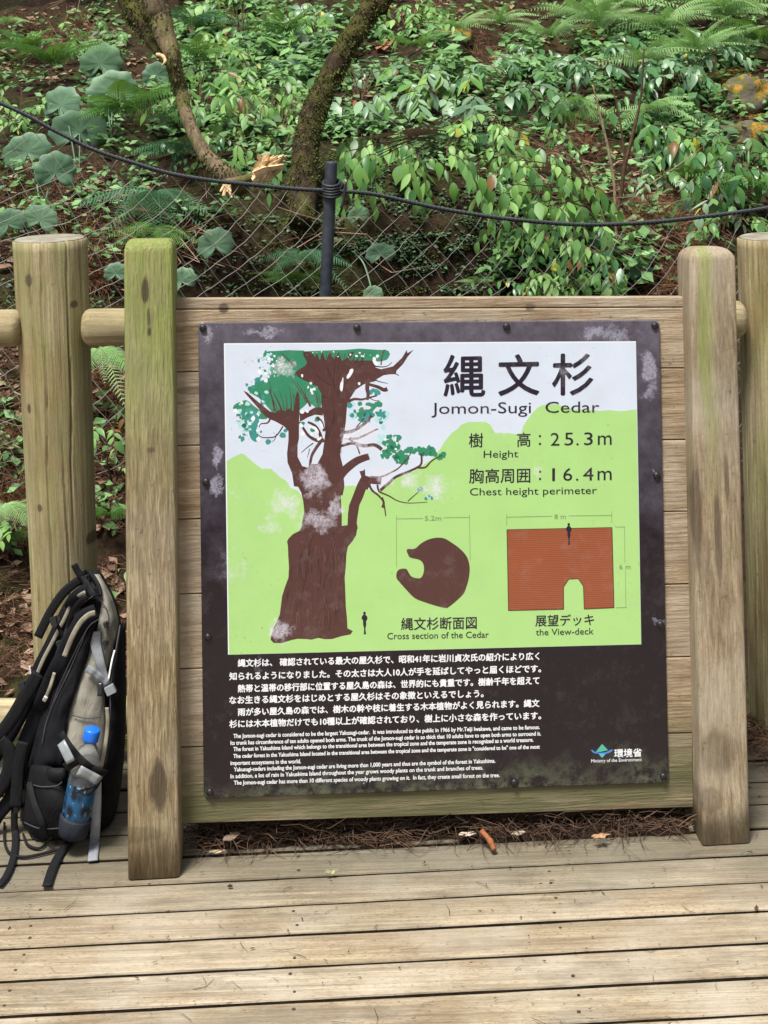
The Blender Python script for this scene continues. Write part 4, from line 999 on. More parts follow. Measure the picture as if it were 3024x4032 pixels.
# ------------------------------------------------------------------ shrubs (every leaf its own object)
rs = random.Random(21)
LM = {}
for nm, mt in (('bright', l_bright), ('mid', l_mid), ('glossy', l_glossy), ('grey', l_grey)):
    LM[nm] = [leaf_mesh('leaf', mt, .40, .22), leaf_mesh('leaf', mt, .46, .40), leaf_mesh('leaf', mt, .36, .12), leaf_mesh('leaf', mt, .5, .30, fold=.3), leaf_mesh('leaf', mt, .30, .05, fold=.4), leaf_mesh('leaf', mt, .42, -.12, fold=.25)]
def shrub(label, cx, cy, rx, ry, n, size, kinds, base=None, fwd=(.08, .45), hang=.5, group=None, twig=.16, per=8, name='shrub'):
    bx, by = base or (cx, cy + ry)
    b = on(bx, by); t_ = thing(name, b, label, 'shrub', group); st = MB(); cnt = 0; N = max(1, n // per)
    for k in range(N):
        a = rs.uniform(0, 6.283); q = math.sqrt(rs.random()); px, py = cx + rx * q * math.cos(a), cy + ry * q * math.sin(a)
        P0 = at_y(px, py, gdepth(px, py) - rs.uniform(*fwd) - (.12 if py < 260 else 0))
        an = rs.uniform(-.9, .9) + (px - cx) / rx * .5; d = Vector((math.sin(an), -math.cos(an) * .55, 0))
        L = twig * rs.uniform(.7, 1.3); up = rs.uniform(.1, .5); pts = []
        for i in range(per + 1):
            s = i / per; pts.append(P0 + d * L * s + Vector((0, 0, L * (up * s - (up * .6 + hang * .8) * s * s))))
        st.tube(pts, [.0022 * (1 - .6 * i / per) for i in range(per + 1)], 3, caps=False)
        mid = b.lerp(P0, .5) + Vector((rs.uniform(-.04, .04), rs.uniform(-.04, .04), abs(P0.z - b.z) * .15 + .03))
        st.tube(smooth_path([b, mid, P0], 4), lerp_list([.0042, .003, .0022], 9), 3, caps=False)
        for i in range(1, per + 1):
            p = pts[i]; tg = (pts[i] - pts[i - 1]).normalized(); side = tg.cross(Vector((0, 0, 1))).normalized() * (1 if i % 2 else -1)
            dd_ = tg * (1.4 if i == per else .55) + side * (0 if i == per else .8) + Vector((rs.uniform(-.2, .2), rs.uniform(-.25, .1), -hang * rs.uniform(.5, 1.5)))
            nn = Vector((rs.uniform(-.35, .35), -.35 + rs.uniform(-.4, .3), 1))
            sz = size * rs.uniform(.6, 1.15) * (.75 if i in (1, per) else 1)
            inst('leaf', rs.choice(LM[rs.choice(kinds)]), place(p, dd_, nn, (sz * rs.uniform(.75, 1.2), sz * rs.uniform(.85, 1.15), sz * rs.uniform(.4, 1.7))), t_); cnt += 1
    st.build('stem', m_stem, t_); return t_
G1 = 'leafy shrubs on the forest slope'
shrub('bright shrub of small pointed leaves right of the slim trunk, at the top edge', 520, 40, 110, 60, 208, .10, ['bright', 'mid'], group=G1)
shrub('light green shrub filling the space between the two trunks', 560, 140, 95, 60, 208, .095, ['bright', 'mid'], group=G1, hang=.7)
shrub('drooping fresh green shrub left of the mossy leaning trunk', 545, 235, 85, 45, 176, .085, ['bright', 'mid'], base=(560, 330), group=G1, hang=.9)
shrub('bright leafy twig spreading in front of the leaning trunk foot', 600, 215, 60, 45, 96, .08, ['bright'], base=(600, 300), group=G1, hang=.9)
shrub('upright fresh green herb right beside the slim trunk', 450, 120, 45, 60, 96, .08, ['bright', 'mid'], group=G1, hang=.5)
shrub('small drooping bright sprig just above the broken branch stub', 500, 300, 60, 32, 96, .07, ['bright'], base=(520, 350), group=G1, hang=1.1)
shrub('low dark shrub hanging over the bank beside the mossy trunk', 600, 300, 45, 50, 72, .07, ['mid', 'glossy'], group=G1, hang=1)
shrub('shrub with mixed leaves behind the mossy trunk, top centre', 690, 45, 60, 50, 112, .09, ['bright', 'grey'], group=G1)
shrub('open herb with big heart leaves right of the leaning trunk', 780, 150, 70, 70, 64, .10, ['grey', 'mid'], group=G1, per=6, hang=.6)
shrub('large four-leaved sprig right of the mossy trunk', 745, 215, 45, 22, 12, .115, ['grey'], group=G1, per=6, hang=.5)
shrub('leafy top shrub right of the leaning trunk at the top edge', 880, 35, 80, 40, 136, .085, ['bright', 'mid'], group=G1)
shrub('sparse shrub with broad pale leaves in the middle of the slope', 930, 170, 95, 60, 120, .095, ['grey', 'bright'], group=G1)
shrub('broad leaved sprig standing over the brown stump', 985, 215, 60, 30, 24, .115, ['grey'], group=G1, per=6)
shrub('hanging branch of long bright leaves over the dark bank, right of the pole', 870, 318, 130, 34, 176, .085, ['bright', 'mid'], base=(1010, 300), fwd=(.35, .75), hang=1.25, group=G1, twig=.18)
shrub('lime green leaf spray at the tip above the dark bank', 1035, 275, 60, 28, 64, .07, ['bright'], base=(1090, 300), fwd=(.3, .6), hang=.6, group=G1)
shrub('glossy leaved shrub around the middle of the right slope', 1120, 150, 95, 60, 184, .09, ['grey', 'mid', 'glossy'], group=G1)
shrub('dark glossy hanging sprig left of the saplings', 1190, 215, 70, 45, 96, .08, ['glossy', 'mid'], group=G1, hang=1.1, per=6)
shrub('silvery green shrub crown above the saplings', 1330, 125, 110, 45, 184, .085, ['grey', 'glossy'], base=(1380, 200), fwd=(.3, .6), group=G1)
shrub('silvery shrub crown reaching to the right edge', 1500, 120, 95, 50, 160, .085, ['grey', 'glossy'], base=(1480, 220), fwd=(.2, .6), group=G1)
shrub('dark leaved sprig over the middle of the saplings', 1430, 205, 70, 45, 72, .08, ['glossy', 'mid'], fwd=(.2, .5), group=G1, hang=.9)
shrub('hanging spray of fresh leaves left of the pale sapling', 1150, 315, 80, 55, 152, .075, ['bright', 'mid'], base=(1290, 440), fwd=(.3, .65), hang=1.1, group=G1)
shrub('drooping spray of leaves touching the rope, left of the saplings', 1210, 420, 90, 42, 128, .075, ['mid', 'bright'], base=(1310, 500), fwd=(.3, .7), hang=1.2, group=G1)
shrub('green shrub right of the saplings above the fallen branch', 1490, 285, 100, 45, 168, .085, ['mid', 'bright', 'glossy'], fwd=(.2, .5), hang=.9, group=G1)
shrub('shrub with big dark leaves at the right edge of the slope', 1610, 330, 70, 55, 112, .095, ['glossy', 'mid'], fwd=(.2, .5), hang=.9, group=G1, per=6)
shrub('low shrub under the rope in front of the sapling feet', 1225, 520, 95, 52, 152, .062, ['mid', 'bright', 'glossy'], group=G1, hang=.8)
shrub('small shrub peeping over the board edge beneath the saplings', 1260, 605, 110, 30, 128, .06, ['mid', 'bright'], group=G1)
shrub('low leafy patch over the board edge right of centre', 1120, 600, 60, 28, 56, .042, ['mid', 'glossy'], group=G1)
shrub('leafy plant behind the right square post top', 1570, 400, 60, 40, 64, .07, ['mid', 'grey'], group=G1, hang=.9)
shrub('few leaves under the rope at the right edge', 1560, 480, 60, 30, 48, .06, ['mid', 'bright'], group=G1)
shrub('green weeds at the foot of the slope by the top left trunk', 180, 75, 110, 30, 96, .06, ['bright', 'mid'], group=G1)
shrub('yellowish small weeds beside the round leaves, left edge', 40, 215, 60, 70, 96, .055, ['bright', 'mid'], group=G1)
shrub('mid green shrub behind the slim trunk', 430, 200, 50, 60, 96, .075, ['mid', 'bright'], group=G1)
shrub('dark undergrowth shrub between the trunks low down', 430, 320, 60, 30, 56, .05, ['glossy', 'mid'], group=G1)
shrub('small shrub by the right edge above the fallen branch', 1440, 370, 60, 32, 56, .055, ['mid', 'grey'], group=G1)
shrub('few fresh leaves seen between the left posts, under the rail', 232, 905, 20, 60, 24, .045, ['mid', 'bright'], group=G1)
shrub('weed with light leaves at the left edge beside the round post', 18, 1135, 30, 26, 24, .05, ['bright'], group=G1)
shrub('dark weed behind the backpack top', 245, 1010, 22, 45, 24, .04, ['mid'], group=G1)
shrub('fresh weed between the round post and the square post', 240, 1260, 18, 40, 24, .04, ['mid', 'bright'], group=G1)

# round-leaved plants
RM = [round_mesh('leaf', l_round, i) for i in range(5)]
def rounds(label, leaves, base, fwd=.30):
    b = on(*base); t_ = thing('round_leaf_plant', b, label, 'plant', 'round-leaved plants on the bank')
    st = MB()
    for k, (x, y, r, tx, ty) in enumerate(leaves):
        d = gdepth(x, y) - fwd - .02 * k; p = at_y(x, y, d); s = r * K / F * d
        nn = Vector((tx, -.95, .62 + ty)); stalk = Vector((rs.uniform(-.3, .3), .1, 1))
        inst('leaf', RM[(k + int(x)) % 5], place(p, stalk + Vector((rs.uniform(-.3, .3), 0, 0)), nn + Vector((rs.uniform(-.18, .18), 0, rs.uniform(-.15, .15))), (s * rs.uniform(.92, 1.12), s * rs.uniform(.88, 1.05), s * rs.uniform(.6, 1.4))), t_)
        st.tube(smooth_path([b, b.lerp(p, .6) + Vector((0, .03, .04)), p + Vector((0, .012, -.01))], 5), .0035, 5)
    st.build('leaf_stalk', l_round, t_)
rounds('plant with three very large round leaves near the top left, left of the slim trunk', [(217, 138, 46, -.1, .1), (241, 199, 54, .1, 0), (338, 163, 32, .2, .1)], (240, 300))
rounds('plant with two large round leaves touching the rope on the left', [(132, 228, 50, -.2, .1), (170, 284, 54, .15, -.1)], (170, 400))
rounds('plant with two scalloped leaves below the rope at the left edge', [(58, 328, 50, -.15, 0), (119, 372, 50, .2, 0)], (90, 470))
rounds('plant with small round leaves above the round log post', [(18, 482, 34, -.2, .1), (86, 474, 36, .2, 0)], (50, 540))
rounds('dark round-leaved plant low behind the net, right of the mossy post', [(466, 528, 42, .1, -.1), (392, 606, 34, -.1, -.1), (250, 590, 26, 0, -.2)], (440, 600), .12)
rounds('grey flat leaf plant left of the mossy leaning trunk', [(622, 168, 46, .6, .3)], (630, 215), .15)
rounds('pale toothed leaves stuck to the bank right of the pole', [(735, 262, 28, .6, .3), (775, 465, 26, .5, .3), (822, 548, 28, .3, .5), (806, 636, 22, .2, .3)], (760, 540), .06)
rounds('pair of small round leaves at the foot of the bank near the board', [(1180, 640, 22, 0, 0), (1385, 590, 24, 0, .2), (1480, 450, 26, .2, .2)], (1260, 640), .08)

# ferns
FM = {'g': [fern_mesh('frond', l_fern, 22, .44, 1), fern_mesh('frond', l_fern, 26, .36, 2, .8)],
      'p': [fern_mesh('frond', l_fernb, 24, .46, 3), fern_mesh('frond', l_fernb, 20, .40, 4, .8)],
      'd': [fern_mesh('frond', l_fernd, 24, .5, 5, .9), fern_mesh('frond', l_fernd, 22, .44, 6, .6)]}
def fern(label, px, py, n, L, kind='g', fwd=.12, lo=-1.2, hi=1.2, up=.5):
    b = on(px, py, .03, fwd + (.18 if py < 260 else 0)); t_ = thing('fern', b, label, 'fern', 'ferns on the slope')
    n = int(n * 1.5)
    for k in range(n):
        a = lo + (hi - lo) * (k + rs.uniform(.2, .8)) / n; l = L * (.74 if kind == 'p' else .9) * rs.uniform(.65, 1.15)
        d = Vector((math.sin(a), -math.cos(a) * .7, up + rs.uniform(-.25, .25))); nn = Vector((-math.sin(a) * .3, -.5, 1))
        inst('frond', rs.choice(FM[kind]), place(b, d, nn, l), t_)
fern('large feathery fern beside the round leaves at the top left', 120, 150, 8, .36, 'g', .15, up=.6)
fern('fern under the big round leaf, left of the slim trunk', 265, 250, 8, .34, 'g', .15, up=.3)
fern('fern behind the slim trunk near its foot', 320, 225, 6, .28, 'g', .1)
fern('bluish fern hanging over the bank behind the net, left of the pole', 340, 430, 9, .30, 'd', .12, up=-.1)
fern('small fern below the bluish hanging fern', 345, 505, 6, .2, 'g', .1, up=-.1)
fern('dark fern in the shadow below the broken branch stub', 655, 560, 7, .2, 'd', .1, up=0)
fern('low fern over the board edge by the pole foot', 640, 625, 6, .18, 'g', .08)
fern('bluish fern right of the slim trunk at the top edge', 415, 60, 7, .34, 'd', .2, up=.5)
fern('fern right of the slim trunk, half way down', 430, 135, 6, .28, 'g', .2)
fern('pale fern filling the top right, first from the left', 1240, 45, 8, .36, 'p', .15)
fern('pale fern at the top edge above the saplings', 1340, 25, 9, .42, 'p', .15)
fern('big pale fern right of the top middle', 1430, 70, 9, .42, 'p', .2)
fern('long-fronded fern near the top right corner', 1560, 40, 9, .5, 'p', .2)
fern('fern at the right edge below the corner', 1640, 95, 8, .42, 'g', .2)
fern('tall pale fern leaning out of the top edge, right of the middle', 1290, 70, 9, .40, 'p', .25, up=.8)
fern('pale fern between the saplings and the corner ferns', 1500, 130, 8, .38, 'p', .25, up=.7)
fern('light green fern left of the leaning trunk, near the top', 620, 80, 7, .30, 'g', .2, up=.6)
fern('low fern in the litter at the top left corner', 70, 110, 7, .28, 'g', .15, up=.5)
fern('fern in the dark gap left of the slim trunk foot', 400, 330, 7, .26, 'd', .15, up=.2)
fern('pale fern at the very top edge, left of the top right corner', 1480, 15, 8, .42, 'p', .2, up=.8)
fern('pale fern low beside the orange mossy boulder', 1555, 110, 7, .36, 'p', .2, up=.5)
fern('bright fern just left of the saplings at the top', 1190, 90, 7, .32, 'p', .2, up=.6)
fern('fern behind the silvery shrub crown', 1390, 150, 8, .36, 'p', .1)
fern('fern in the middle of the saplings', 1400, 250, 7, .28, 'p', .12, up=.2)
fern('pale fern right of the dark hanging sprig', 1245, 235, 7, .25, 'p', .12, up=.2)
fern('bright fern left of the pale sapling', 1220, 265, 6, .22, 'g', .12, up=.1)
fern('fern at the right edge over the rope', 1625, 415, 7, .28, 'g', .2, up=.2)
fern('small bright fern above the fallen branch', 1420, 405, 6, .16, 'p', .08)
fern('fern half hidden under the shrubs right of the saplings', 1500, 400, 6, .2, 'g', .08)
fern('small pale fern in the top centre litter', 985, 75, 8, .26, 'p', .1)
fern('second small pale fern in the top centre', 1080, 60, 7, .24, 'p', .1)
fern('fern behind the leaning trunk near the top', 900, 110, 6, .24, 'g', .1)
fern('light fern hanging under the rail between the left posts', 215, 770, 7, .26, 'p', .25, up=-.3)
fern('bright fern at the left edge beside the round post', 10, 1110, 7, .22, 'p', .2, up=0)
fern('small fern sprig behind the left round post foot', 30, 1180, 5, .14, 'g', .1)
fern('fern low between the left posts', 238, 1130, 5, .13, 'g', .08)
fern('pale little fern at the left edge near the top', 15, 60, 6, .2, 'p', .1)
fern('fern above the dark bank in the centre', 1000, 330, 6, .2, 'd', .06)
fern('low fern behind the board edge, right of centre', 1030, 625, 6, .12, 'p', .06)

# ------------------------------------------------------------------ ground cover, moss and litter (nobody could count these)
def joined(name, V, Fc, tint, mat, kind='stuff', label=None, parent=None):
    me = bpy.data.meshes.new(name); me.from_pydata(V.reshape(-1, 3).tolist(), [], Fc.tolist()); me.update()
    at = me.attributes.new('tint', 'FLOAT', 'POINT'); at.data.foreach_set('value', tint.astype(np.float32))
    me.materials.append(mat); o = bpy.data.objects.new(name, me); COL.objects.link(o); tag(o, label, kind=kind); return o
def sample(n, regions, rng):
    """ground points inside photo-space ellipses (x, y, rx, ry, weight), lifted off the slope along the sight line"""
    wts = np.array([r[4] * r[2] * r[3] for r in regions]); wts = wts / wts.sum(); out = []
    for k in rng.choice(len(regions), n, p=wts):
        x, y, rx, ry, _ = regions[k]
        for tries in range(7):
            a = rng.uniform(0, 6.283); q = math.sqrt(rng.random())
            px, py = x + rx * q * math.cos(a), y + ry * q * math.sin(a)
            if noise.noise(Vector((px * .011, py * .02, len(regions)))) + .5 * noise.noise(Vector((px * .035, py * .06, 9))) > rng.uniform(-.12, .38): break
        d = gdepth(px, py); r = RC @ Vector(((px * K - 1512) / F, 1, -(py * K - PY) / F))
        p = EYE + r * (d / r.y); out.append((p.x, p.y, p.z))
    return np.array(out)
def small_leaves(name, n, regions, size, mat, label, seed, lift=.03, back=.06):
    g = np.random.default_rng(seed); P = sample(n, regions, g); P[:, 1] -= g.random(n) * back; P[:, 2] += g.random(n) * lift
    s = size * (.5 + g.random(n)); a = g.uniform(0, 6.283, n)
    d = np.stack([np.cos(a), np.sin(a) * .8 - .35, g.uniform(-.7, .3, n)], 1); d /= np.linalg.norm(d, axis=1)[:, None]
    nn = np.stack([g.normal(0, .4, n), g.normal(-.45, .4, n), np.ones(n)], 1)
    x = np.cross(d, nn); x /= np.linalg.norm(x, axis=1)[:, None]; nn = np.cross(x, d)
    s = s[:, None]
    V = np.stack([P, P + d * s * .5 + x * s * .27 + nn * s * .06, P + d * s, P + d * s * .5 - x * s * .27 + nn * s * .06], 1)
    i = np.arange(n)[:, None] * 4; Fc = np.concatenate([i + [0, 1, 2], i + [0, 2, 3]], 0)
    return joined(name, V, Fc, np.repeat(g.random(n), 4), mat, label=label)
def sticks(name, n, regions, length, radius, mat, label, seed, pts=None, flat=.35, back=.03, spray=5):
    g = np.random.default_rng(seed); m_ = n // spray
    P = sample(m_, regions, g) if pts is None else pts(m_, g)
    a0 = g.uniform(0, 6.283, m_)
    P = np.repeat(P, spray, 0); a = np.repeat(a0, spray) + g.normal(0, .5, m_ * spray); n = m_ * spray
    P = P + g.normal(0, .012, (n, 3)) * [1, 1, .4]; P[:, 1] -= g.random(n) * back; P[:, 2] += g.random(n) * .02
    d = np.stack([np.cos(a), np.sin(a) * .8 - .1, g.normal(0, flat, n)], 1); d /= np.linalg.norm(d, axis=1)[:, None]
    L = (length * (.4 + g.random(n)))[:, None]; sd = np.cross(d, [0, 0, 1.]); sd /= np.linalg.norm(sd, axis=1)[:, None] + 1e-6; up = np.cross(sd, d)
    r = (radius * (.6 + .8 * g.random(n)))[:, None]; bend = sd * L * g.normal(0, .18, n)[:, None] + up * L * g.normal(0, .1, n)[:, None]
    V = []
    for c, k in ((P, 1.), (P + d * L * .5 + bend, .9), (P + d * L, .35)):
        for q in (0, 2.1, 4.2): V.append(c + (sd * math.cos(q) + up * math.sin(q)) * r * k)
    V = np.stack(V, 1); i = np.arange(n)[:, None] * 9; Fc = []
    for k in (0, 3):
        for q in range(3): Fc.append(i + [k + q, k + (q + 1) % 3, k + 3 + (q + 1) % 3, k + 3 + q])
    return joined(name, V, np.concatenate(Fc, 0), np.repeat(np.clip(np.repeat(g.random(m_), spray) * .6 + g.random(n) * .4, 0, 1), 9), mat, label=label)
ALL = [(830, 300, 900, 380, 1)]
small_leaves('ground_cover', 13000, [(830, 150, 900, 190, 1.2), (560, 170, 240, 180, 1.3), (1350, 330, 330, 250, .8), (900, 260, 240, 120, .9), (1480, 100, 260, 110, 1.5), (300, 350, 330, 140, .55), (180, 480, 180, 110, .5), (20, 1000, 70, 180, .5), (240, 1000, 40, 160, .5), (1250, 600, 220, 50, 1.2)], .040, l_cover, 'low mixed green ground cover on the slope', 1, .07, .12)
small_leaves('undergrowth', 3600, [(520, 60, 120, 60, 1.5), (570, 180, 110, 70, 1.5), (540, 290, 90, 40, 1), (760, 120, 70, 80, .7), (930, 170, 90, 60, .7), (1130, 150, 90, 60, 1), (1330, 130, 110, 50, 1), (1500, 110, 90, 50, 1), (1480, 290, 90, 50, 1), (1220, 560, 160, 80, .6)], .06, l_cover, 'taller leafy undergrowth on the slope', 101, .12, .18)
small_leaves('creeping_leaves', 9000, [(930, 470, 280, 130, 1.4), (1100, 560, 260, 90, 1.4), (900, 290, 190, 70, .8), (560, 560, 200, 90, .4), (1580, 330, 90, 120, .6), (235, 640, 60, 80, .6), (20, 640, 60, 60, .5)], .018, l_creep, 'tiny creeping leaves on the dark bank face', 2, .02, .03)
small_leaves('moss_tufts', 26000, [(720, 480, 420, 170, 1.4), (1100, 520, 260, 120, .8), (680, 330, 80, 120, .8), (1600, 330, 90, 140, 1.3), (60, 110, 110, 50, .7), (950, 240, 140, 60, .6), (240, 640, 60, 80, 1.2), (20, 650, 60, 80, 1.3), (1500, 520, 120, 60, .4)], .011, l_moss, 'olive moss covering the bank and rocks', 3, .008, .012)
LR = [(140, 60, 170, 45, 1.6), (60, 130, 90, 60, 1.3), (150, 480, 190, 130, 1.6), (270, 560, 130, 90, 1.2), (1230, 290, 70, 60, 1.0), (1450, 430, 150, 70, 1.6), (1430, 560, 130, 90, 1.8), (1080, 60, 160, 45, .8), (1050, 320, 100, 60, .8), (1130, 200, 120, 80, .6), (1590, 250, 90, 80, .5), (20, 950, 80, 250, 1.7), (240, 950, 60, 190, 1.7), (20, 1330, 60, 160, .8), (1300, 390, 90, 80, .8), (1010, 20, 200, 40, .8), (240, 1400, 60, 200, .6)]
sticks('cedar_litter', 26000, LR, .055, .0011, l_litter, 'red-brown dry cedar twigs scattered over the slope', 4, back=.05)
sticks('dry_roots', 500, [(270, 520, 170, 110, 1), (1180, 380, 160, 90, .6), (700, 500, 100, 100, .4), (1340, 480, 160, 120, .8), (1150, 120, 300, 90, .3), (60, 1000, 90, 260, .6), (150, 60, 170, 60, .4)], .22, .0022, l_dead, 'thin pale dead twigs and roots', 5, back=.08, spray=2)
sticks('hanging_needles', 7000, [(1440, 560, 70, 80, 1.5), (1400, 520, 50, 60, 1.), (1480, 440, 70, 35, 1.), (1170, 385, 45, 35, .6), (30, 1060, 60, 120, 1.2), (240, 870, 40, 80, .8), (190, 560, 60, 60, 1.), (330, 560, 50, 60, .8), (110, 70, 90, 30, .8), (1255, 300, 40, 40, .8), (1000, 30, 110, 22, .7), (1060, 130, 60, 25, .5)], .13, .0010, l_needle, 'hanging bunches of red-brown dry cedar needles', 41, back=.04, spray=16, flat=.9)
small_leaves('litter_flakes', 3500, LR + [(900, 150, 800, 150, .6)], .035, l_dead, 'small pale bark flakes and leaves among the litter', 61, .01, .04)
small_leaves('dead_leaves', 900, LR, .05, l_dead, 'pale dead leaves among the litter', 6, .02, .05)
small_leaves('orange_moss', 5000, [(1600, 168, 55, 22, 1.4), (1620, 235, 40, 22, .9), (1300, 70, 50, 22, .5), (1480, 155, 60, 14, .5)], .012, l_orange, 'orange and yellow moss crust on the mound at the right', 7, .01, .02)

OUT = [(-190, 100, 170, 260, 1), (-180, 480, 160, 200, .8), (1880, 100, 210, 260, 1), (1880, 480, 200, 200, .8), (300, -100, 600, 100, 1), (1300, -100, 700, 100, 1), (-180, 1000, 140, 250, .5), (1880, 1000, 160, 250, .5)]
small_leaves('outer_cover', 12000, OUT, .05, l_cover, 'green cover of the slope beyond the picture edges', 201, .09, .12)
small_leaves('outer_undergrowth', 3500, OUT, .085, l_cover, 'leafy undergrowth beyond the picture edges', 202, .22, .2)
sticks('outer_litter', 8000, OUT, .06, .0012, l_litter, 'dry cedar twigs beyond the picture edges', 203, back=.05)

# mossy stones
def rock(label, px, py, rx, ry, mat, sub=4, seed=0, push=.03):
    d = gdepth(px, py) - push; p = at_y(px, py, d); s = K / F * d; m = MB(); m.ico(p, rx * s, (rx + ry) * .45 * s, ry * s, seed, .35, sub)
    for i, v in enumerate(m.v): m.v[i] = v + (v - p).normalized() * .012 * noise.noise(v * 22)
    tag(m.build('rock', mat, smooth=True, origin=p), label, 'rock')
t = NT('rock_mossy'); n1 = t.noise(t.co, 14, 7, .7); n2 = t.noise(t.co, 60, 5, .7); s_ = t.sep()
c = t.mix(n2, (.05, .045, .04), (.20, .17, .14)); c = t.mix(t.fit(n1, .44, .55, 0, .95), c, t.mix(n2, (.03, .04, .008), (.17, .17, .03)))
c = t.mix(t.math('MULTIPLY', t.fit(t.noise(t.co, 9, 6, .7), .50, .58), t.fit(s_[2], -.02, .05)), c, t.mix(n2, (.16, .09, .015), (.62, .34, .06))); t.bump(n2, .8, .01); m_rock = t.done(c, .9, Specular_IOR_Level=.2)
rock('mossy boulder with orange lichen at the right edge', 1620, 215, 70, 55, m_rock, seed=3)
rock('small mossy stone under the orange moss', 1610, 300, 60, 45, m_rock, seed=4)
rock('grey brown stone on the slope in the top centre', 975, 82, 52, 26, m_rock, seed=5)
rock('low stump-like stone in the middle of the slope', 960, 212, 40, 20, m_rock, seed=6)
rock('rounded mossy stone by the silvery shrub', 1420, 180, 40, 30, m_rock, seed=7)
tag(sticks('bark_chip', 10, [(820, 100, 10, 14, 1)], .1, .010, plain('chip', (.28, .11, .06), .7), 'reddish bark strip lying on the slope', 9, spray=5), cat='bark'); 

# far wire mesh at the top left corner
fm = thing('mesh_fence', on(110, 12), 'dark fine wire mesh fence in the top left corner', 'fence')
mb = MB(); ym = gdepth(110, 20) + .05
for i in range(60):
    x = -.2 - i * .045 if False else at_y(-60 + i * 5.6, 0, ym).x
    mb.tube([Vector((x, ym, at_y(100, 24, ym).z)), Vector((x + .03, ym, at_y(100, -150, ym).z))], .0016, 3, caps=False)
for j in range(14):
    z = at_y(100, 22 - j * 12, ym).z; mb.tube([Vector((at_y(-60, 0, ym).x, ym, z)), Vector((at_y(280, 0, ym).x, ym, z))], .0016, 3, caps=False)
o = mb.build('wire_mesh', plain('dark_wire', (.02, .025, .03), .6), fm); o['kind'] = 'stuff'

# ------------------------------------------------------------------ litter under and around the board, on the deck
UA, UB = at_z(415, 1846, 0), at_z(1500, 1806, 0)
def under(m_, g):
    f = g.random(m_); x = UA.x + (UB.x - UA.x) * f; y = UA.y + (UB.y - UA.y) * f + .015 + .30 * g.random(m_) ** 1.1 - .012 * (g.random(m_) > .8)
    return np.stack([x, y, .004 + .06 * g.random(m_) * np.clip((y - UA.y - .02) / .18, .08, 1)], 1)
def under_r(m_, g):
    x = .72 + .5 * g.random(m_); y = 2.98 + .22 * g.random(m_); return np.stack([x, y, .004 + .03 * g.random(m_)], 1)
sticks('twig_litter', 7000, None, .06, .0009, l_under, 'dark brown cedar twigs piled on the deck under the board', 11, pts=under, flat=.3, back=.0)
sticks('twig_litter', 1200, None, .05, .0011, l_litter, 'brown cedar twigs on the deck beside the right log post', 12, pts=under_r, flat=.25, back=.0)
t = NT('litter_bed'); n1 = t.noise(t.co, 60, 6, .7); t.bump(n1, 1, .01)
m_bed = t.done(t.mix(t.fit(n1, .35, .65), (.008, .006, .005), (.05, .03, .02)), .95, Specular_IOR_Level=.1)
vs = []; fs = []; NXb, NYb = 70, 14
for j in range(NYb + 1):
    for i in range(NXb + 1):
        f = i / NXb; s = j / NYb; x = UA.x + (UB.x - UA.x) * f; y = UA.y + (UB.y - UA.y) * f + .38 * s + .012 * noise.noise(Vector((x * 9, 0, 0))) + .006 * noise.noise(Vector((x * 40, 0, 0)))
        vs.append((x, y, (.0 if j in (0,) else .008) + .045 * math.sin(min(1, s * 1.3) * 1.57) * (.7 + .5 * noise.noise(Vector((x * 8, y * 8, 1)))) + .008 * noise.noise(Vector((x * 40, y * 40, 3))) + (-.02 if j in (0, NYb) or i in (0, NXb) else 0)))
fs = [(j * (NXb + 1) + i, j * (NXb + 1) + i + 1, (j + 1) * (NXb + 1) + i + 1, (j + 1) * (NXb + 1) + i) for j in range(NYb) for i in range(NXb)]
tag(obj('litter_heap', vs, fs, m_bed, smooth=True), 'dark rotting litter heap under the board', kind='stuff')
def crumbs(m_, g):
    return np.stack([g.uniform(-.8, .8, m_), 2.12 + .62 * g.random(m_), np.full(m_, .001)], 1)
o = sticks('deck_debris', 120, None, .007, .0011, l_under, 'dark crumbs and needle bits strewn over the deck', 31, pts=crumbs, flat=.05, back=0, spray=1)
for v in o.data.vertices: v.co.z = min(v.co.z, .003)
o = sticks('deck_needles', 70, None, .035, .0006, l_litter, 'single brown needles lying on the deck', 32, pts=crumbs, flat=.03, back=0, spray=1)
for v in o.data.vertices: v.co.z = max(.0, min(v.co.z, .002))
# loose leaves and chips in front of the heap
def flat_leaf(name, px, py, L, ang, col, label, cat, z=.006, lobed=False, curl=.3, wid=.5):
    p = at_z(px, py, z); n = 14; vs = [(0, 0, .004)]; 
    for i in range(n):
        a = i * 6.283 / n; r = 1 + (.45 * math.cos(5 * a) if lobed else 0)
        u = math.cos(a) * L * .5 * r; v = math.sin(a) * L * .5 * wid * r
        vs.append((u * math.cos(ang) - v * math.sin(ang), u * math.sin(ang) + v * math.cos(ang), curl * L * .25 * math.sin(a * 2 + ang) ** 2))
    V = [Vector(q) + p for q in vs]; n2 = len(V); V2 = V + [q - Vector((0, 0, .0012)) for q in V]
    fs = [(0, 1 + i, 1 + (i + 1) % n) for i in range(n)] + [(n2, n2 + 1 + (i + 1) % n, n2 + 1 + i) for i in range(n)] + [(1 + i, n2 + 1 + i, n2 + 1 + (i + 1) % n, 1 + (i + 1) % n) for i in range(n)]
    tag(obj(name, V2, fs, plain(name + '_col', col, .8, .2, var=.35, scale=80), origin=p), label, cat)
flat_leaf('dead_leaf', 1297, 1806, .030, .3, (.40, .24, .14), 'tan star-shaped dead leaf under the board near the right post', 'leaf', .02, True)
flat_leaf('dead_leaf', 470, 1840, .034, .1, (.42, .30, .20), 'pale flat leaf on the deck beside the mossy post foot', 'leaf', .008, wid=.25)
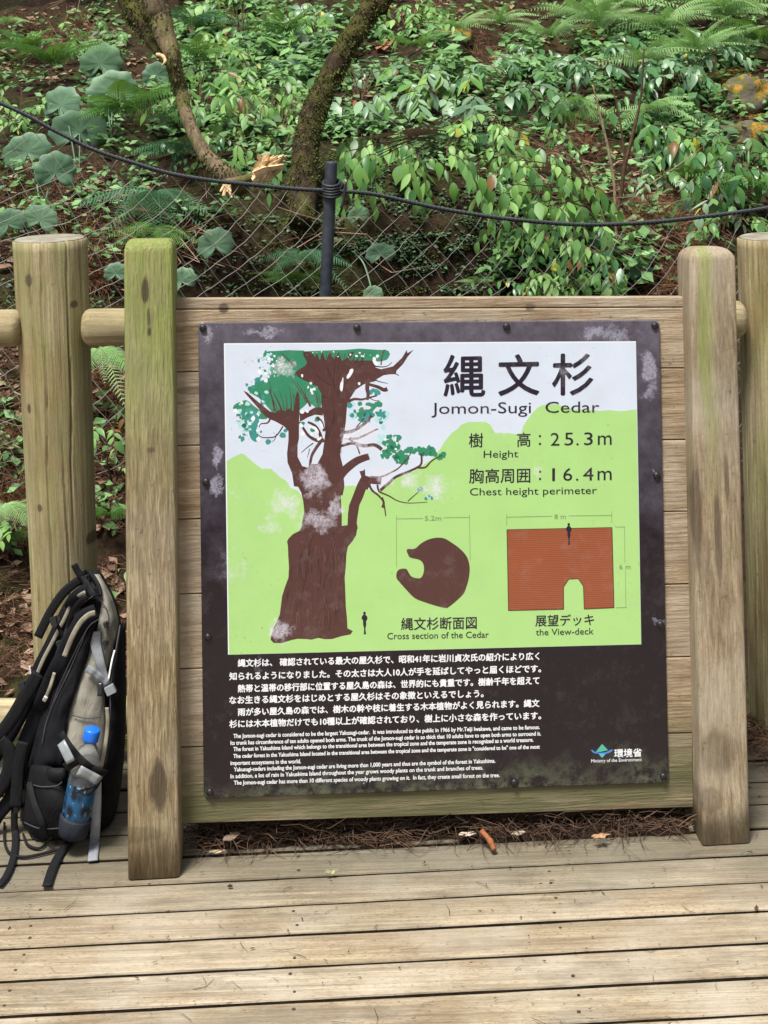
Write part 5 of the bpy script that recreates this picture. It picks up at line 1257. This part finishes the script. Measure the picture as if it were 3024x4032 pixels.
flat_leaf('dead_leaf', 500, 1808, .04, .8, (.22, .16, .12), 'brown curled leaf under the board near the left post', 'leaf', .03)
flat_leaf('wood_chip', 1010, 1802, .035, .1, (.50, .42, .34), 'whitish chip at the edge of the litter under the board', 'chip', .015, wid=.4)
flat_leaf('wood_chip', 1120, 1800, .028, .2, (.46, .38, .30), 'small whitish chip right of the red stick', 'chip', .015, wid=.4)
flat_leaf('lichen_tuft', 716, 1886, .022, .4, (.30, .30, .18), 'little greenish lichen tuft on a seam of the deck', 'lichen', .006, True, 1.2)
flat_leaf('debris_bit', 497, 1914, .010, 0, (.03, .022, .016), 'dark crumb on the deck below the lichen tuft', 'debris', .003)
flat_leaf('debris_bit', 1634, 1963, .014, 1.2, (.09, .05, .03), 'brown crumb on the deck at the right edge', 'debris', .004, curl=1)
stick = MB(); a, b = at_z(1040, 1795, .03), at_z(1068, 1836, .008)
sp = smooth_path([a, a.lerp(b, .5) + Vector((.002, 0, .002)), b], 6); stick.tube(sp, .0055, 8)
for i, v in enumerate(stick.v): stick.v[i] = v + Vector((1, 0, 1)) * .0012 * noise.noise(v * 130)
tag(stick.build('stick', plain('orange_stick', (.26, .09, .035), .7, .3, var=.4, scale=120), smooth=True, origin=b), 'short orange-red stick poking out from under the board', 'stick')

# ------------------------------------------------------------------ backpack
CB = crop(0, 2200, 1.6385)
pack = thing('backpack', at_z(80, 1822, 0), 'grey and black hiking backpack standing between the round post and the mossy post', 'backpack')
def fabric(name, col, rough=.75, wrinkle=.6, scale=14):
    t = NT(name); n = t.noise(t.map((1.6, 1.6, .5)), scale, 4, .55, 1.2); w = t.noise(t.co, 700, 2, .5)
    c = t.mix(t.fit(n, .35, .7, 0, .45), col, tuple(v * .55 for v in col)); t.bump(t.math('ADD', n, t.math('MULTIPLY', w, .08)), wrinkle, .012)
    return t.done(c, rough, Specular_IOR_Level=.22)
m_black = fabric('black_nylon', (.007, .007, .009), .7); m_grey = fabric('grey_nylon', (.27, .255, .215), .7, .9, 10)
m_foam = fabric('black_mesh_foam', (.006, .006, .009), .85, .3, 40); m_pipe = fabric('beige_piping', (.30, .28, .22), .6, .2, 30)
m_web = plain('grey_webbing', (.23, .25, .28), .7, .3, var=.15, scale=300); m_refl = plain('silver_tape', (.24, .265, .285), .35, .6, var=.1)
m_blk = plain('black_plastic', (.018, .02, .024), .35, .5); m_silver = plain('grey_buckle', (.30, .32, .35), .35, .5); m_wht = plain('white_piping', (.75, .75, .78), .6)
m_bweb = plain('black_webbing', (.007, .007, .009), .75, .25, var=.3, scale=260)
SEC = [(70, 560, 640, .02), (110, 545, 668, .035), (170, 520, 700, .05), (260, 485, 745, .065), (380, 450, 775, .075), (520, 410, 800, .085), (700, 340, 812, .092), (900, 280, 815, .1), (1100, 225, 812, .105), (1300, 175, 800, .11), (1480, 145, 780, .11), (1600, 130, 760, .11), (1700, 130, 735, .105), (1780, 160, 700, .095), (1830, 200, 650, .08), (1850, 250, 590, .05)]
_sy = [s[0] for s in SEC]
def sec(y):
    return [float(np.interp(y, _sy, [s[k] for s in SEC])) for k in (1, 2, 3)] + [float(np.interp(y, [70, 1850], [2.93, 2.885]))]
def surf(x, y):
    a, b, T, yc = sec(y); u = (x - (a + b) / 2) / ((b - a) / 2)
    fold = .006 * noise.noise(Vector((x * .012, y * .006, 0))) + .003 * noise.noise(Vector((x * .03, y * .012, 2)))
    return yc - T * max(0, 1 - min(1, abs(u)) ** 2.4) ** (1 / 2.4) + fold * (1 if abs(u) < 1 else 0)
def bp(x, y, off=0.0):
    p = at_y(*CB(x, y), surf(x, y) - off)
    if p.z < .0035: p = at_z(*CB(x, y), .0035)
    return p
mb = MB(); rings = []
for y in np.linspace(70, 1850, 46):
    a, b, T, yc = sec(y); ring = []
    for k in range(40):
        an = k * 2 * math.pi / 40; cx = math.copysign(abs(math.cos(an)) ** (2 / 2.4), math.cos(an)); sy = math.copysign(abs(math.sin(an)) ** (2 / 2.4), math.sin(an))
        x = (a + b) / 2 + (b - a) / 2 * cx
        if sy < 0: p = at_y(*CB(x, y), surf(x, y))
        else: p = at_y(*CB((a + b) / 2 + (b - a) / 2 * cx, y), yc + T * .9 * sy)
        if p.z < .004: p.z = .004
        ring.append(p)
    rings.append(ring)
mb.rings(rings[::-1]); body = mb.build('body', m_black, pack, smooth=True)
def panel(name, rows, mat, off=.004, N=12, puff=.0, parent=None):
    ys = np.arange(rows[0][0], rows[-1][0] + 1, 18); grid = []
    for y in ys:
        a = float(np.interp(y, [r[0] for r in rows], [r[1] for r in rows])); b = float(np.interp(y, [r[0] for r in rows], [r[2] for r in rows]))
        e = min(1, (y - ys[0]) / 60, (ys[-1] - y) / 60); row = [bp(a, y, -.004)]
        for k in range(N + 1):
            f = k / N; ed = min(1, f * 6, (1 - f) * 6)
            row.append(bp(a + (b - a) * f, y, off + puff * math.sin(math.pi * f) ** .6 * max(0, e) ** .5))
        row.append(bp(b, y, -.004)); grid.append(row)
    m = MB(); w = len(grid[0]); m.v = [p for r in grid for p in r]
    m.f = [(j * w + i, (j + 1) * w + i, (j + 1) * w + i + 1, j * w + i + 1) for j in range(len(grid) - 1) for i in range(w - 1)]
    return m.build(name, mat, parent or pack, smooth=True)
def ribbon(name, pts, w, mat, off=.01, th=.003, parent=None, sm=6, w1=None):
    P = smooth2(pts, sm, False) if len(pts) > 2 else [(pts[0][0] + (pts[1][0] - pts[0][0]) * i / 6, pts[0][1] + (pts[1][1] - pts[0][1]) * i / 6) for i in range(7)]
    W3 = [bp(x, y, off) for x, y in P]; n = len(P); rings = []
    for i, p in enumerate(W3):
        t_ = (W3[min(i + 1, n - 1)] - W3[max(i - 1, 0)]).normalized(); flat_ = p.z < .01
        nrm = Vector((0, 0, 1)) if flat_ else Vector((0, -1, .05)); s = t_.cross(nrm).normalized(); nrm = s.cross(t_).normalized()
        ww = (w + ((w1 or w) - w) * i / (n - 1)) / 1.6385 / F * 2.8 / 2; q = th
        base = p
        rings.append([base - s * ww, base - s * ww * .9 + nrm * q, base - s * ww * .3 + nrm * q * 1.05, base + s * ww * .3 + nrm * q * 1.05, base + s * ww * .9 + nrm * q, base + s * ww, base + s * ww * .82 - nrm * q * .4, base - s * ww * .82 - nrm * q * .4])
    m = MB(); m.rings(rings); return m.build(name, mat, parent or pack, smooth=True)
panel('side_panel', [(100, 600, 642), (150, 622, 672), (230, 648, 715), (300, 652, 742), (400, 636, 768), (480, 612, 765), (560, 582, 735), (650, 562, 715), (750, 520, 680), (850, 486, 672), (950, 450, 680), (1050, 425, 688), (1150, 418, 695), (1250, 432, 690), (1350, 470, 672), (1420, 500, 655)], m_grey, .004, puff=.008)
panel('front_pocket', [(420, 770, 812), (500, 758, 812), (600, 742, 812), (700, 722, 812), (900, 705, 812), (1000, 712, 810), (1100, 705, 800), (1300, 676, 778), (1420, 655, 748), (1520, 660, 735)], m_foam, .010, puff=.012)
panel('back_panel', [(360, 590, 628), (450, 560, 615), (560, 490, 580), (700, 420, 540), (850, 350, 490), (1000, 300, 440), (1150, 260, 420), (1280, 235, 420), (1340, 250, 400)], m_foam, .014, puff=.012)
panel('side_pocket', [(1330, 190, 330), (1420, 168, 400), (1500, 150, 440), (1600, 140, 560), (1700, 150, 558), (1780, 190, 520), (1825, 240, 440)], m_black, .012, puff=.02)
ribbon('load_lifter', [(528, 132), (470, 168), (400, 232), (322, 350), (245, 505)], 62, m_bweb, .03, .002)
ribbon('shoulder_strap', [(592, 205), (505, 255), (432, 370), (352, 540), (275, 690), (205, 850), (125, 1000), (40, 1150), (-60, 1300)], 118, m_foam, .022, .008)
ribbon('piping', [(552, 216), (500, 246), (458, 300), (415, 390), (335, 545), (280, 650), (228, 772)], 27, m_pipe, .036, .003)
ribbon('shoulder_strap', [(622, 345), (545, 385), (475, 500), (405, 640), (335, 780), (262, 960), (192, 1120), (132, 1290), (100, 1480)], 112, m_foam, .036, .008)
ribbon('piping', [(612, 348), (572, 362), (520, 410), (468, 500), (415, 630)], 34, m_pipe, .052, .003)
ribbon('piping', [(352, 735), (326, 820), (300, 885)], 22, m_pipe, .054, .003)
ribbon('strap_edge', [(300, 888), (285, 915)], 26, m_wht, .056, .002)
ribbon('strap_edge', [(193, 690), (200, 745), (222, 808)], 9, m_wht, .045, .002)
ribbon('adjuster_strap', [(560, 240), (490, 310), (440, 430), (420, 520)], 34, m_black, .045, .004)
ribbon('adjuster_strap', [(395, 560), (350, 680), (290, 800), (240, 930)], 40, m_black, .05, .004)
ribbon('chest_strap', [(340, 390), (400, 480), (410, 560)], 26, m_bweb, .05, .003)
for x, y in ((355, 398), (398, 550), (150, 815), (110, 1595), (545, 85), (605, 215), (685, 420), (682, 545), (560, 120)):
    m = MB(); p = bp(x, y, .055 if x < 500 else .02); r = .0085 if x < 660 and not 540 < x < 570 else .0045
    m.box(p, Vector((r, 0, r * .3)), Vector((0, .005, 0)), Vector((-r * .25, 0, r * .8))); m.box(p + Vector((0, -.006, 0)), Vector((r * .55, 0, r * .2)), Vector((0, .003, 0)), Vector((-r * .15, 0, r * 1.15)))
    m.build('buckle', m_blk, pack)
ribbon('top_strap', [(478, 35), (505, 85), (545, 135), (580, 190), (612, 245)], 44, m_bweb, .03, .005)
ribbon('top_strap', [(520, 120), (560, 75), (600, 110), (640, 180), (645, 240)], 26, m_bweb, .016, .004)
ribbon('waist_belt', [(-80, 1180), (0, 1130), (90, 1010), (170, 870), (250, 740)], 90, m_black, .06, .004)
ribbon('waist_belt', [(-80, 1560), (0, 1480), (60, 1360), (60, 1240), (0, 1170)], 95, m_black, .07, .006)
ribbon('waist_belt', [(-90, 1800), (-20, 1660), (60, 1560), (110, 1440), (150, 1330)], 95, m_foam, .06, .006)
ribbon('belt_strap', [(150, 1180), (120, 1330), (110, 1460), (100, 1600)], 80, m_black, .075, .003)
ribbon('lower_strap', [(190, 1450), (215, 1560), (265, 1690), (290, 1790)], 46, m_bweb, .05, .003)
ribbon('dangling_strap', [(95, 1610), (92, 1700), (100, 1800), (95, 1880), (78, 1960), (40, 2050), (-8, 2112)], 48, m_bweb, .06, .0025)
ribbon('dangling_strap', [(480, 1810), (420, 1860), (370, 1935), (335, 2010), (302, 2112)], 62, m_bweb, .02, .0025)
ribbon('bottom_cord', [(30, 1700), (28, 1820), (60, 1900), (150, 1928), (280, 1905), (400, 1872)], 15, m_bweb, .03, .003)
ribbon('bottom_cord', [(150, 1780), (180, 1850), (260, 1870), (330, 1800)], 14, m_bweb, .04, .003)
ribbon('compression_strap', [(612, 470), (618, 550), (640, 650), (668, 750), (702, 845)], 82, m_web, .018, .002, w1=50)
ribbon('compression_strap', [(560, 705), (620, 745), (690, 805)], 52, m_web, .024, .002)
ribbon('strap_edge', [(740, 590), (722, 660), (700, 780)], 12, m_wht, .026, .002)
ribbon('side_trim', [(690, 960), (695, 1060), (680, 1200), (655, 1340)], 26, m_pipe, .024, .002)
m = MB(); p = bp(712, 845, .03); m.box(p, Vector((.0085, 0, .004)), Vector((0, .004, 0)), Vector((-.003, 0, .0075))); m.build('buckle', m_silver, pack)
ribbon('zip_pull', [(648, 800), (645, 885)], 36, m_silver if False else m_blk, .022, .003)
ribbon('hanging_strap', [(622, 1440), (622, 1560), (617, 1700), (610, 1820), (598, 1950)], 66, m_web, .045, .002)
ribbon('pocket_trim', [(395, 1125), (440, 1200), (510, 1285), (590, 1350), (680, 1385)], 50, m_black, .070, .003)
ribbon('pocket_trim', [(425, 1345), (480, 1310), (515, 1290)], 60, m_black, .068, .003)
ribbon('pocket_trim', [(660, 1390), (620, 1470), (560, 1520)], 26, m_black, .070, .003)
ribbon('reflective_patch', [(395, 1185), (458, 1312)], 62, m_refl, .076, .002)
ribbon('reflective_patch', [(508, 1362), (640, 1432)], 66, m_refl, .078, .002)
# blobs of straps and folds filling the lower left of the pack
panel('pocket_fold', [(1350, 300, 420), (1400, 290, 425), (1440, 310, 400)], m_black, .03, N=6, puff=.01)

m_seam = plain('grey_stitching', (.06, .06, .065), .7, .2)
for nm_, pts_, w_, mt_, of_ in (('zip', [(775, 430), (752, 560), (728, 700), (712, 850), (712, 1000), (700, 1150), (682, 1320)], 9, m_seam, .024), ('seam', [(585, 330), (555, 470), (500, 600), (430, 760), (360, 900), (300, 1050), (270, 1200)], 6, m_seam, .028),
                                 ('seam', [(640, 260), (690, 330), (700, 420), (680, 560), (650, 640)], 5, m_seam, .016), ('seam', [(470, 1010), (560, 1030), (650, 1020)], 5, m_seam, .016), ('seam', [(180, 1445), (260, 1470), (360, 1465), (400, 1440)], 7, m_seam, .034),
                                 ('seam', [(155, 1700), (260, 1740), (400, 1735), (540, 1700)], 7, m_seam, .034), ('seam', [(600, 240), (525, 300), (460, 400), (385, 560), (320, 700)], 5, m_seam, .034), ('seam', [(640, 390), (580, 430), (520, 530), (450, 670), (385, 810), (320, 980)], 5, m_seam, .048)):
    ribbon(nm_, pts_, w_, mt_, of_, .0012)

# water bottle in the side pocket
bt = thing('water_bottle', bp(478, 1765, .03), 'clear plastic water bottle with blue cap in the backpack side pocket', 'bottle')
A = bp(474, 1765, .035); B = at_y(*CB(598, 1095), bp(560, 1300, .035).y); A.y = B.y - .004; ax = (B - A); LB = ax.length; ax.normalize()
sx = ax.cross(Vector((0, 1, 0))).normalized(); sy_ = ax.cross(sx)
def lathe(name, prof, mat, n=28, caps=True):
    m = MB(); m.rings([[A + ax * (h * LB) + (sx * math.cos(a) + sy_ * math.sin(a)) * r for a in np.linspace(0, 2 * math.pi, n + 1)[:-1]] for h, r in prof], caps); return m.build(name, mat, bt, smooth=True)
t = NT('clear_plastic'); m_clear = t.done((.92, .96, 1.0), .08, Transmission_Weight=.92, IOR=1.25)
R0 = .0275
lathe('bottle_body', [(0, R0 * .7), (.02, R0 * .95), (.06, R0), (.25, R0 * .97), (.27, R0), (.55, R0), (.57, R0 * .96), (.60, R0), (.70, R0 * .97), (.76, R0 * .85), (.82, R0 * .62), (.86, R0 * .46), (.9, R0 * .45)], m_clear)
lathe('cap', [(.885, .0138), (.89, .0152), (.905, .0156), (.98, .0156), (.995, .0148), (1.0, .012)], plain('cap_blue', (.010, .15, .72), .3, .5))
t = NT('bottle_label'); s3 = t.sep(); v = t.voro(t.map((60, 60, 40)), 1); c = t.mix(t.fit(v, .30, .62), (.004, .007, .018), (.010, .085, .20)); c = t.mix(t.fit(t.noise(t.co, 90, 3, .6), .58, .62), c, (.16, .30, .42))
m_label = t.done(c, .3)
lathe('label', [(.19, R0 * 1.01), (.195, R0 * 1.02), (.50, R0 * 1.02), (.505, R0 * 1.01)], m_label, caps=False)
# fine mesh over the foot of the bottle
mm = MB(); 
for h, r in ((0, 1), (.16, 1.0)): pass
lathe('bottle_foot_sleeve', [(-.012, R0 * .8), (.02, R0 * 1.06), (.185, R0 * 1.07)], m_black, caps=False) if False else None
mb = MB()
mb.rings([[A + ax * (h * LB) + (sx * math.cos(a) + sy_ * math.sin(a)) * r for a in np.linspace(0, 2 * math.pi, 25)[:-1]] for h, r in ((-.02, R0 * .7), (.0, R0 * 1.0), (.06, R0 * 1.08), (.165, R0 * 1.12), (.17, R0 * 1.09))])
mb.build('bottle_pocket', fabric('mesh_pocket', (.02, .024, .035), .6, .4, 30), pack, smooth=True)
